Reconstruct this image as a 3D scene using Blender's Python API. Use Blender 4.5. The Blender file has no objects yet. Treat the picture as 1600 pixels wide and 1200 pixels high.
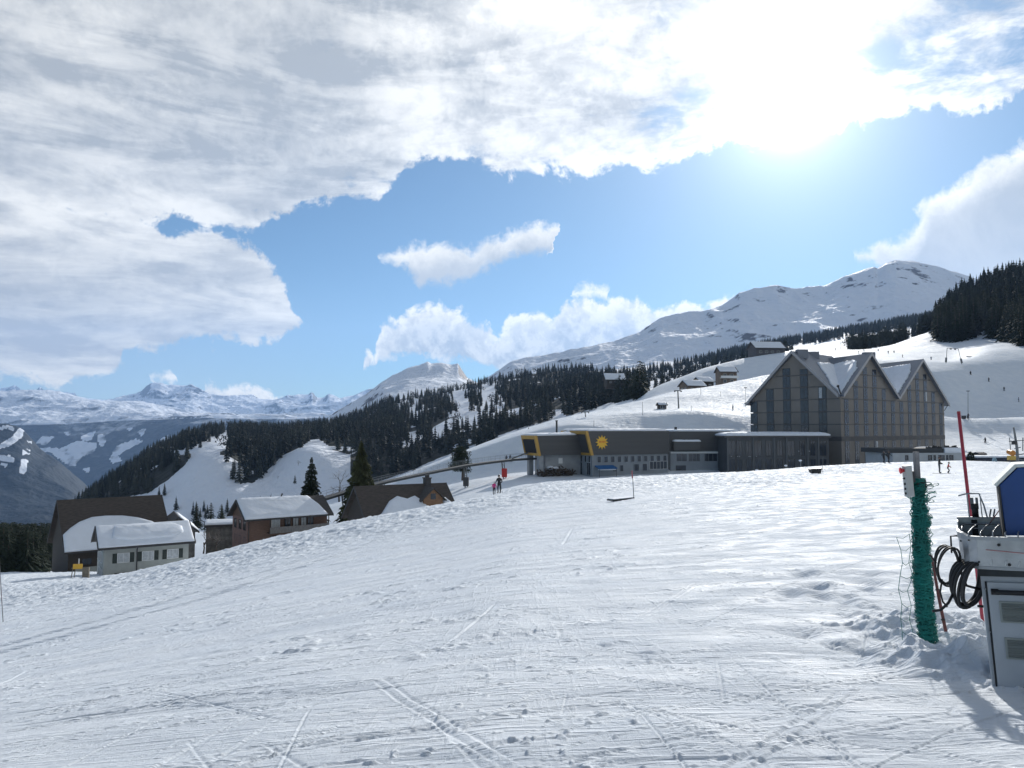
import bpy, bmesh, math, random
import numpy as np
from mathutils import Vector, Matrix
R = math.radians
S = bpy.context.scene
# ------------------------------------------------------------------ camera, exposure
F = 1209.0; HORIZON = 668.0
PITCH = math.atan((HORIZON - 600) / F)
cam = bpy.data.cameras.new('camera'); camo = bpy.data.objects.new('camera', cam)
S.collection.objects.link(camo); S.camera = camo
cam.sensor_width = 36; cam.lens = 36 * F / 1600; cam.clip_start = 0.05; cam.clip_end = 200000
camo.location = (0, 0, 0); camo.rotation_euler = (math.pi / 2 + PITCH, 0, 0)
S.view_settings.view_transform = 'Standard'; S.view_settings.look = 'None'
S.view_settings.exposure = 0.20; S.view_settings.gamma = 1
S.view_settings.use_curve_mapping = False
S.cycles.use_denoising = True
S.cycles.max_bounces = 6; S.cycles.diffuse_bounces = 3; S.cycles.volume_bounces = 1
S.cycles.transparent_max_bounces = 6
cp, sp_ = math.cos(PITCH), math.sin(PITCH)
def ray(px, py):                        # pixel of the 1600x1200 photograph -> (x/Y, z/Y)
    u = (px - 800) / F; v = (600 - py) / F; k = cp - v * sp_
    return u / k, (sp_ + v * cp) / k
def P(px, py, Y):
    a, b = ray(px, py); return Vector((a * Y, Y, b * Y))
def azel(px, py):
    a, b = ray(px, py); return math.degrees(math.atan2(a, 1)), math.degrees(math.atan2(b, math.hypot(a, 1)))
# ------------------------------------------------------------------ sun and sky
SUN_AZ, SUN_EL = azel(1236, 150)
sd = Vector((math.sin(R(SUN_AZ)) * math.cos(R(SUN_EL)), math.cos(R(SUN_AZ)) * math.cos(R(SUN_EL)), math.sin(R(SUN_EL))))
sl = bpy.data.lights.new('sun', 'SUN'); sl.energy = 4.2; sl.angle = R(0.6); sl.color = (1.0, 0.965, 0.91)
so = bpy.data.objects.new('sun', sl); S.collection.objects.link(so)
so.rotation_euler = sd.to_track_quat('Z', 'Y').to_euler(); so.location = (0, 0, 60)
W = bpy.data.worlds.new('World'); S.world = W; W.use_nodes = True
SKY_STRENGTH = 0.10
def world():
    nt = W.node_tree; nt.nodes.clear(); L = nt.links
    def sock(v, node, i):
        if v is None: return
        if hasattr(v, 'is_output'): L.new(v, node.inputs[i])
        else: node.inputs[i].default_value = v
    def M(op, a, b=None, c=None, clamp=False):
        n = nt.nodes.new('ShaderNodeMath'); n.operation = op; n.use_clamp = clamp
        sock(a, n, 0); sock(b, n, 1); sock(c, n, 2); return n.outputs[0]
    def MIX(f, a, b):
        n = nt.nodes.new('ShaderNodeMix'); n.data_type = 'RGBA'; n.clamp_factor = True
        sock(f, n, 0)
        for v, i in ((a, 6), (b, 7)):
            if hasattr(v, 'is_output'): L.new(v, n.inputs[i])
            else: n.inputs[i].default_value = (*v, 1)
        return n.outputs[2]
    def SS(v, lo, hi):
        n = nt.nodes.new('ShaderNodeMapRange'); n.interpolation_type = 'SMOOTHSTEP'
        sock(v, n, 0); n.inputs[1].default_value = lo; n.inputs[2].default_value = hi
        n.inputs[3].default_value = 0; n.inputs[4].default_value = 1; return n.outputs[0]
    def NOISE(vec, scale, detail=6, rough=0.55, dist=0.0):
        n = nt.nodes.new('ShaderNodeTexNoise'); L.new(vec, n.inputs['Vector'])
        n.inputs['Scale'].default_value = scale; n.inputs['Detail'].default_value = detail
        n.inputs['Roughness'].default_value = rough; n.inputs['Distortion'].default_value = dist
        return n.outputs[0]
    def COMB(a, b, c):
        n = nt.nodes.new('ShaderNodeCombineXYZ'); sock(a, n, 0); sock(b, n, 1); sock(c, n, 2); return n.outputs[0]
    AZ0, AZ1, EL0, EL1 = -36.0, 36.0, -2.0, 50.0
    tc = nt.nodes.new('ShaderNodeTexCoord'); sep = nt.nodes.new('ShaderNodeSeparateXYZ')
    L.new(tc.outputs['Generated'], sep.inputs[0]); x, y, z = sep.outputs
    az = M('MULTIPLY', M('ARCTAN2', x, y), 180 / math.pi)
    el = M('MULTIPLY', M('ARCSINE', z), 180 / math.pi)
    azn = M('DIVIDE', M('SUBTRACT', az, AZ0), AZ1 - AZ0)
    wp = nt.nodes.new('ShaderNodeTexNoise'); L.new(tc.outputs['Generated'], wp.inputs['Vector']); wp.inputs['Scale'].default_value = 13; wp.inputs['Detail'].default_value = 6
    wsep = nt.nodes.new('ShaderNodeSeparateColor'); L.new(wp.outputs['Color'], wsep.inputs[0])
    azn = M('ADD', azn, M('MULTIPLY', M('SUBTRACT', wsep.outputs[1], 0.5), 0.075))
    def CURVE(pts, flat):
        """elevation as a function of azimuth, from outline points of the clouds"""
        n = nt.nodes.new('ShaderNodeFloatCurve'); L.new(azn, n.inputs['Value'])
        c = n.mapping.curves[0]
        q = []
        for px, py in pts:
            if py is None: e = flat; a = azel(px, 600)[0]
            else: a, e = azel(px, py)
            q.append(((a - AZ0) / (AZ1 - AZ0), (e - EL0) / (EL1 - EL0)))
        q.sort(); c.points[0].location = (0, q[0][1]); c.points[1].location = (1, q[-1][1])
        for a, e in q:
            if 0 < a < 1: c.points.new(a, e)
        for p in c.points: p.handle_type = 'VECTOR'
        n.mapping.use_clip = False; n.mapping.update()
        return M('MULTIPLY_ADD', n.outputs[0], EL1 - EL0, EL0)
    G = tc.outputs['Generated']
    zz = M('ADD', M('MAXIMUM', z, 0.0), 0.13)
    plane = COMB(M('DIVIDE', x, zz), M('DIVIDE', y, zz), 0.0)        # a level cloud deck seen from below
    nP = NOISE(plane, 1.1, 9, 0.60, 0.25)
    nP2 = NOISE(plane, 5.5, 5, 0.60, 0.4)
    nS = NOISE(COMB(x, y, M('MULTIPLY', z, 4.0)), 5.5, 8, 0.62, 0.6)
    nBig = NOISE(G, 2.3, 2, 0.5, 0.0)
    nE = NOISE(G, 9.0, 9, 0.62, 0.3)
    nF = NOISE(G, 26.0, 7, 0.66, 0.35)
    nG = NOISE(G, 75.0, 5, 0.6, 0.3)
    vec = nt.nodes.new('ShaderNodeVectorMath'); vec.operation = 'DOT_PRODUCT'
    L.new(G, vec.inputs[0]); vec.inputs[1].default_value = sd
    c = M('MAXIMUM', vec.outputs['Value'], 0.0)
    k = 1 / SKY_STRENGTH
    core = M('MULTIPLY', M('POWER', c, 2200.0), 9.0)
    halo = M('MULTIPLY', M('ADD', M('MULTIPLY', M('POWER', c, 300.0), 1.8), M('POWER', c, 70.0)), 0.30)
    wide = M('MULTIPLY', M('POWER', c, 14.0), 0.10)
    # --- clear sky
    sky = nt.nodes.new('ShaderNodeTexSky'); sky.sky_type = 'NISHITA'; sky.sun_disc = False
    sky.sun_elevation = R(SUN_EL); sky.sun_rotation = R(SUN_AZ); sky.altitude = 1400
    sky.air_density = 1.0; sky.dust_density = 0.4; sky.ozone_density = 2.0
    skc = MIX(1.0, (0, 0, 0), sky.outputs[0]); skm = skc.node; skm.blend_type = 'MULTIPLY'; skm.inputs[6].default_value = (0.36, 0.55, 0.63, 1)
    # --- high cloud sheet
    E1 = CURVE([(-60, 330), (150, 345), (236, 352), (280, 340), (340, 346), (400, 352), (450, 345), (500, 335), (560, 322), (610, 305), (640, 272), (720, 262), (800, 276), (870, 262), (1000, 262),
        (1060, 258), (1130, 232), (1180, 235), (1240, 232), (1290, 205), (1380, 196), (1450, 178), (1520, 186), (1580, 150), (1650, 130)], 10)
    T2 = CURVE([(-60, 300), (150, 320), (236, 356), (300, 364), (352, 374), (390, 398), (430, 425), (458, 460), (478, 490), (492, 508), (520, 540), (700, 560), (1700, 600)], -2)
    B2 = CURVE([(-60, 598), (0, 592), (60, 600), (150, 590), (192, 574), (205, 554), (300, 545), (400, 530), (455, 524), (492, 512), (520, 500), (700, 480), (1700, 480)], -2)
    d1 = M('MAXIMUM', M('SUBTRACT', el, E1), M('MINIMUM', M('SUBTRACT', T2, el), M('SUBTRACT', el, B2)))
    d1n = M('ADD', d1, M('MULTIPLY', M('SUBTRACT', nE, 0.5), 6.5))
    d1n = M('ADD', d1n, M('MULTIPLY', M('SUBTRACT', nF, 0.5), 3.2))
    cov1 = SS(d1n, -0.1, 0.55)
    gaps = SS(M('ADD', nP, M('MULTIPLY', M('SUBTRACT', nP2, 0.5), 0.45)), 0.31, 0.43)
    lefty = SS(az, -16.0, -4.0)
    gaps = M('MAXIMUM', gaps, M('SUBTRACT', 1.0, lefty))
    cov1 = M('MULTIPLY', cov1, gaps)
    # sheet thinned overhead and behind the viewer, out of view, for darker, bluer fill light
    cov1 = M('MULTIPLY', cov1, M('SUBTRACT', 1.0, M('MULTIPLY', M('MAXIMUM', SS(M('ABSOLUTE', az), 42.0, 75.0), SS(el, 38.0, 60.0)), 0.85)))
    # --- cumulus behind the mountains and the small separate clouds (outline = top curve over bottom curve)
    N_ = None
    topA = CURVE([(-80, N_), (232, N_), (240, 585), (250, 581), (262, 585), (270, 587), (276, N_), (296, N_), (303, 600), (315, 596), (345, 603),
        (400, 603), (425, 612), (448, 624), (456, N_), (564, N_), (572, 558), (582, 542), (594, 566), (599, 540), (606, 512),
        (640, 483), (676, 474), (730, 488), (764, 502), (778, 530), (800, 500), (822, 492), (850, 488), (866, 498), (890, 472),
        (915, 470), (950, 478), (974, 464), (1000, 484), (1030, 478), (1064, 470), (1090, 476), (1128, 464), (1160, 462), (1185, N_), (1700, N_)], -2)
    botA = CURVE([(-80, 640), (232, 594), (270, 592), (290, 640), (500, 640), (564, 578), (596, 576), (604, 556), (640, 560), (700, 566),
        (760, 576), (800, 590), (1200, 600), (1700, 640)], -2)
    topB = CURVE([(-80, N_), (590, N_), (600, 402), (640, 386), (690, 378), (740, 372), (790, 358), (838, 346), (872, 350), (892, 372), (890, N_),
        (893, N_), (897, 456), (922, 447), (950, 460), (954, N_), (1328, N_), (1336, 388), (1366, 378), (1400, 366), (1430, 342), (1458, 306),
        (1500, 282), (1550, 252), (1605, 226), (1700, 180)], -2)
    botB = CURVE([(-80, 390), (594, 404), (640, 418), (670, 446), (720, 444), (750, 424), (800, 408), (886, 396), (893, 464), (954, 464), (1328, 402), (1350, 415), (1400, 450), (1700, 520)], -2)
    def cloud(top, bot, amp, w, fine):
        d = M('MINIMUM', M('SUBTRACT', top, el), M('SUBTRACT', el, bot))
        dn = M('ADD', M('ADD', d, M('MULTIPLY', M('SUBTRACT', nE, 0.5), amp)), M('ADD', M('MULTIPLY', M('SUBTRACT', nF, 0.45), fine), M('MULTIPLY', M('SUBTRACT', nG, 0.5), fine * 0.5)))
        return d, SS(dn, 0.0, w), M('SUBTRACT', top, el)
    dA, covA, tA = cloud(topA, botA, 1.8, 0.6, 2.4)
    dB, covB, tB = cloud(topB, botB, 1.8, 0.9, 2.2)
    # --- cloud light: thick parts grey, thin rims bright, all brighter towards the sun
    rim1 = M('SUBTRACT', 1.0, SS(d1n, 0.2, 4.5))
    puff = SS(M('ADD', M('MULTIPLY', nP2, 0.5), M('ADD', M('MULTIPLY', nF, 0.32), M('MULTIPLY', nG, 0.18))), 0.41, 0.57)
    f1 = M('ADD', M('MULTIPLY', SS(M('ADD', M('MULTIPLY', nP, 0.7), M('MULTIPLY', nE, 0.3)), 0.38, 0.60), 0.55), M('MULTIPLY', rim1, 0.28))
    f1 = M('ADD', f1, M('MULTIPLY', M('MULTIPLY', puff, 0.46), M('ADD', 0.55, M('MULTIPLY', lefty, 0.6))))
    f1 = M('ADD', f1, M('MULTIPLY', SS(az, -16.0, 12.0), 0.22))
    f1 = M('ADD', f1, M('MULTIPLY', M('SUBTRACT', SS(nS, 0.36, 0.62), 0.5), 0.55))
    f1 = M('SUBTRACT', f1, M('MULTIPLY', SS(nBig, 0.38, 0.60), 0.30), None, True)
    lowc = M('SUBTRACT', 1.0, SS(el, 3.0, 18.0))
    cd = MIX(lowc, (0.40 * k, 0.415 * k, 0.42 * k), (0.46 * k, 0.43 * k, 0.36 * k)); cb = MIX(lowc, (0.98 * k, 0.96 * k, 0.90 * k), (1.04 * k, 0.96 * k, 0.78 * k))
    cm = nt.nodes.new('ShaderNodeMix'); cm.data_type = 'RGBA'; L.new(f1, cm.inputs[0]); L.new(cd, cm.inputs[6]); L.new(cb, cm.inputs[7]); col1 = cm.outputs[2]
    rimA = M('SUBTRACT', 1.0, SS(M('ADD', tA, M('MULTIPLY', M('SUBTRACT', nF, 0.5), 3.0)), 0.0, 2.4))
    fA = M('ADD', M('MULTIPLY', rimA, 0.55), M('MULTIPLY', SS(M('ADD', nF, M('MULTIPLY', M('SUBTRACT', nG, 0.5), 0.6)), 0.36, 0.64), 0.55), None, True)
    colA = MIX(fA, (0.38 * k, 0.39 * k, 0.37 * k), (1.10 * k, 1.03 * k, 0.86 * k))
    rimB = M('SUBTRACT', 1.0, SS(M('ADD', tB, M('MULTIPLY', M('SUBTRACT', nF, 0.5), 3.0)), 0.0, 2.4))
    fB = M('ADD', M('MULTIPLY', rimB, 0.8), M('MULTIPLY', SS(nE, 0.35, 0.65), 0.22), None, True)
    colB = MIX(fB, (0.36 * k, 0.37 * k, 0.36 * k), (1.04 * k, 0.98 * k, 0.84 * k))
    # thin veil low in the east
    veil = M('MULTIPLY', M('MULTIPLY', M('SUBTRACT', 1.0, SS(el, 0.0, 12.0)), SS(M('MULTIPLY', az, -1.0), 4.0, 26.0)), 0.35)
    out = MIX(veil, skc, (0.62 * k, 0.70 * k, 0.78 * k))
    out = MIX(M('MULTIPLY', covA, 0.97), out, colA)
    out = MIX(M('MULTIPLY', covB, 0.95), out, colB)
    out = MIX(M('MULTIPLY', cov1, 0.95), out, col1)
    glow = M('MULTIPLY', M('ADD', core, M('ADD', halo, wide)), k)
    gv = nt.nodes.new('ShaderNodeMix'); gv.data_type = 'RGBA'; gv.blend_type = 'ADD'; gv.inputs[0].default_value = 1
    L.new(out, gv.inputs[6])
    gm = nt.nodes.new('ShaderNodeMix'); gm.data_type = 'RGBA'; gm.blend_type = 'MULTIPLY'; gm.inputs[0].default_value = 1
    L.new(COMB(glow, glow, glow), gm.inputs[6]); gm.inputs[7].default_value = (1.0, 1.0, 0.98, 1)
    L.new(gm.outputs[2], gv.inputs[7])
    bg = nt.nodes.new('ShaderNodeBackground'); L.new(gv.outputs[2], bg.inputs[0]); bg.inputs[1].default_value = SKY_STRENGTH
    o = nt.nodes.new('ShaderNodeOutputWorld'); L.new(bg.outputs[0], o.inputs[0])
world()
W.cycles.sampling_method = 'MANUAL'; W.cycles.sample_map_resolution = 512

# ------------------------------------------------------------------ noise, materials, mesh helpers
def _h(ix, iy, s):
    n = (ix.astype(np.int64) * 374761393 + iy.astype(np.int64) * 668265263 + s * 1442695041) & 0xffffffff
    n = ((n ^ (n >> 13)) * 1274126177) & 0xffffffff
    return ((n ^ (n >> 16)) & 0xffff) / 65535.0
def vn(x, y, s=0):
    x = np.asarray(x, float); y = np.asarray(y, float)
    ix = np.floor(x); iy = np.floor(y); fx = x - ix; fy = y - iy
    fx = fx * fx * fx * (fx * (fx * 6 - 15) + 10); fy = fy * fy * fy * (fy * (fy * 6 - 15) + 10)
    a = _h(ix, iy, s); b = _h(ix + 1, iy, s); c = _h(ix, iy + 1, s); d = _h(ix + 1, iy + 1, s)
    return (a * (1 - fx) + b * fx) * (1 - fy) + (c * (1 - fx) + d * fx) * fy - 0.5
def fbm(x, y, o=4, s=0, g=0.5):
    r = 0; A = 1
    for i in range(o):
        r = r + A * vn(x, y, s + i); x = x * 2.03 + 7.1; y = y * 2.01 - 3.7; A *= g
    return r
def ridged(x, y, o=5, s=0):
    r = 0; A = 1
    for i in range(o):
        r = r + A * (0.25 - np.abs(vn(x, y, s + i))); x = x * 2.07 + 3.3; y = y * 2.05 + 1.7; A *= 0.5
    return r
_mats = {}
def mat(name, col, rough=0.7, noise=0.0, scale=5.0, bump=0.0, bscale=None, metal=0.0, spec=None, stretch=(1, 1, 1), coat=0.0, detail=5, dist=0.05):
    """principled material whose colour and bump vary with noise"""
    if name in _mats: return _mats[name]
    m = bpy.data.materials.new(name); m.use_nodes = True; nt = m.node_tree; b = nt.nodes['Principled BSDF']
    b.inputs['Base Color'].default_value = (*col, 1); b.inputs['Roughness'].default_value = rough
    b.inputs['Metallic'].default_value = metal; b.inputs['Coat Weight'].default_value = coat
    if spec is not None: b.inputs['Specular IOR Level'].default_value = spec
    tc = nt.nodes.new('ShaderNodeTexCoord'); mp = nt.nodes.new('ShaderNodeMapping'); mp.inputs['Scale'].default_value = stretch
    nt.links.new(tc.outputs['Object'], mp.inputs[0])
    if noise:
        n = nt.nodes.new('ShaderNodeTexNoise'); n.inputs['Scale'].default_value = scale; n.inputs['Detail'].default_value = detail
        nt.links.new(mp.outputs[0], n.inputs[0])
        r = nt.nodes.new('ShaderNodeValToRGB'); r.color_ramp.elements[0].position = 0.3; r.color_ramp.elements[1].position = 0.7
        r.color_ramp.elements[0].color = (*[c * (1 - noise) for c in col], 1)
        r.color_ramp.elements[1].color = (*[min(1, c * (1 + noise)) for c in col], 1)
        nt.links.new(n.outputs[0], r.inputs[0]); nt.links.new(r.outputs[0], b.inputs['Base Color'])
    if bump:
        n = nt.nodes.new('ShaderNodeTexNoise'); n.inputs['Scale'].default_value = bscale or scale; n.inputs['Detail'].default_value = 6
        nt.links.new(mp.outputs[0], n.inputs[0])
        bp = nt.nodes.new('ShaderNodeBump'); bp.inputs['Strength'].default_value = bump; bp.inputs['Distance'].default_value = dist
        nt.links.new(n.outputs[0], bp.inputs['Height']); nt.links.new(bp.outputs[0], b.inputs['Normal'])
    _mats[name] = m; return m
def ntree(m):
    nt = m.node_tree
    return nt, nt.links, nt.nodes['Principled BSDF']
def mesh_np(name, verts, faces, mats, attrs=None, smooth=True, parent=None):
    """mesh object from numpy arrays (faces: n x 3 or n x 4)"""
    me = bpy.data.meshes.new(name); verts = np.asarray(verts, np.float32); faces = np.asarray(faces, np.int32)
    nf, k = faces.shape
    me.vertices.add(len(verts)); me.vertices.foreach_set('co', verts.ravel())
    me.loops.add(nf * k); me.loops.foreach_set('vertex_index', faces.ravel())
    me.polygons.add(nf); me.polygons.foreach_set('loop_start', np.arange(0, nf * k, k, dtype=np.int32))
    me.polygons.foreach_set('use_smooth', np.full(nf, smooth))
    for m in mats: me.materials.append(m)
    for an, av in (attrs or {}).items():
        a = me.attributes.new(an, 'FLOAT', 'POINT'); a.data.foreach_set('value', np.asarray(av, np.float32).ravel())
    me.update(calc_edges=True); me.validate()
    o = bpy.data.objects.new(name, me); S.collection.objects.link(o)
    if parent: o.parent = parent
    return o
def tag(o, label=None, cat=None, group=None, kind=None):
    if label: o['label'] = label
    if cat: o['category'] = cat
    if group: o['group'] = group
    if kind: o['kind'] = kind
    return o
def empty(name, loc, rz=0.0, label=None, cat=None, group=None):
    o = bpy.data.objects.new(name, None); S.collection.objects.link(o); o.location = loc; o.rotation_euler = (0, 0, rz)
    o.empty_display_size = 0.3
    return tag(o, label, cat, group)
def copy_tree(o, parent=None):
    kids = [c for c in []] if False else list(o.children)
    c = o.copy(); S.collection.objects.link(c)
    if parent: c.parent = parent
    for k in kids: copy_tree(k, c)
    return c
class MB:
    def __init__(s): s.v = []; s.f = []; s.m = []
    def add(s, vs, fs, m=0):
        o = len(s.v); s.v += [tuple(p) for p in vs]
        for f in fs: s.f.append([o + i for i in f]); s.m.append(m)
        return s
    def box(s, x0, x1, y0, y1, z0, z1, m=0):
        return s.add([(x0, y0, z0), (x1, y0, z0), (x1, y1, z0), (x0, y1, z0), (x0, y0, z1), (x1, y0, z1), (x1, y1, z1), (x0, y1, z1)],
                     [(3, 2, 1, 0), (4, 5, 6, 7), (0, 1, 5, 4), (1, 2, 6, 5), (2, 3, 7, 6), (3, 0, 4, 7)], m)
    def hexa(s, b, t, m=0):             # 4 bottom points, 4 top points
        return s.add(list(b) + list(t), [(3, 2, 1, 0), (4, 5, 6, 7), (0, 1, 5, 4), (1, 2, 6, 5), (2, 3, 7, 6), (3, 0, 4, 7)], m)
    def prism(s, poly, vec, m=0):       # planar polygon extruded along vec
        n = len(poly); a = [Vector(p) for p in poly]; b = [p + Vector(vec) for p in a]
        return s.add(a + b, [tuple(range(n))[::-1], tuple(range(n, 2 * n))] + [(i, (i + 1) % n, n + (i + 1) % n, n + i) for i in range(n)], m)
    def tube(s, pts, r, n=8, m=0, caps=True):
        pts = [Vector(p) for p in pts]; rs = r if isinstance(r, (list, tuple)) else [r] * len(pts)
        o = len(s.v); up = Vector((0, 0, 1)); prev = None
        for i, p in enumerate(pts):
            d = (pts[min(i + 1, len(pts) - 1)] - pts[max(i - 1, 0)])
            if d.length < 1e-9: d = Vector((0, 0, 1))
            d.normalize()
            if prev is None: e = d.orthogonal().normalized()
            else:
                e = prev - d * prev.dot(d)
                e = e.normalized() if e.length > 1e-6 else d.orthogonal().normalized()
            prev = e; g = d.cross(e)
            for k in range(n):
                a = 2 * math.pi * k / n; s.v.append(tuple(p + (e * math.cos(a) + g * math.sin(a)) * rs[i]))
        for i in range(len(pts) - 1):
            for k in range(n):
                s.f.append([o + i * n + k, o + i * n + (k + 1) % n, o + (i + 1) * n + (k + 1) % n, o + (i + 1) * n + k]); s.m.append(m)
        if caps:
            s.f.append([o + k for k in range(n)][::-1]); s.m.append(m)
            q = o + (len(pts) - 1) * n; s.f.append([q + k for k in range(n)]); s.m.append(m)
        return s
    def ball(s, c, r, m=0, n=8, sz=1.0):
        c = Vector(c); o = len(s.v); k = n // 2
        for i in range(k + 1):
            t = math.pi * i / k
            for j in range(n):
                a = 2 * math.pi * j / n
                s.v.append((c.x + r * math.sin(t) * math.cos(a), c.y + r * math.sin(t) * math.sin(a), c.z + r * sz * math.cos(t)))
        for i in range(k):
            for j in range(n):
                s.f.append([o + i * n + j, o + i * n + (j + 1) % n, o + (i + 1) * n + (j + 1) % n, o + (i + 1) * n + j][::-1]); s.m.append(m)
        return s
    def build(s, name, mats, parent=None, smooth=False, bevel=0.0):
        me = bpy.data.meshes.new(name); me.from_pydata(s.v, [], s.f)
        mats = mats if isinstance(mats, (list, tuple)) else [mats]
        for m in mats: me.materials.append(m)
        me.polygons.foreach_set('material_index', s.m)
        me.polygons.foreach_set('use_smooth', [smooth] * len(s.f)); me.update()
        o = bpy.data.objects.new(name, me); S.collection.objects.link(o)
        if parent: o.parent = parent
        if bevel:
            b = o.modifiers.new('bevel', 'BEVEL'); b.width = bevel; b.segments = 2; b.limit_method = 'ANGLE'
        return o
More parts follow.
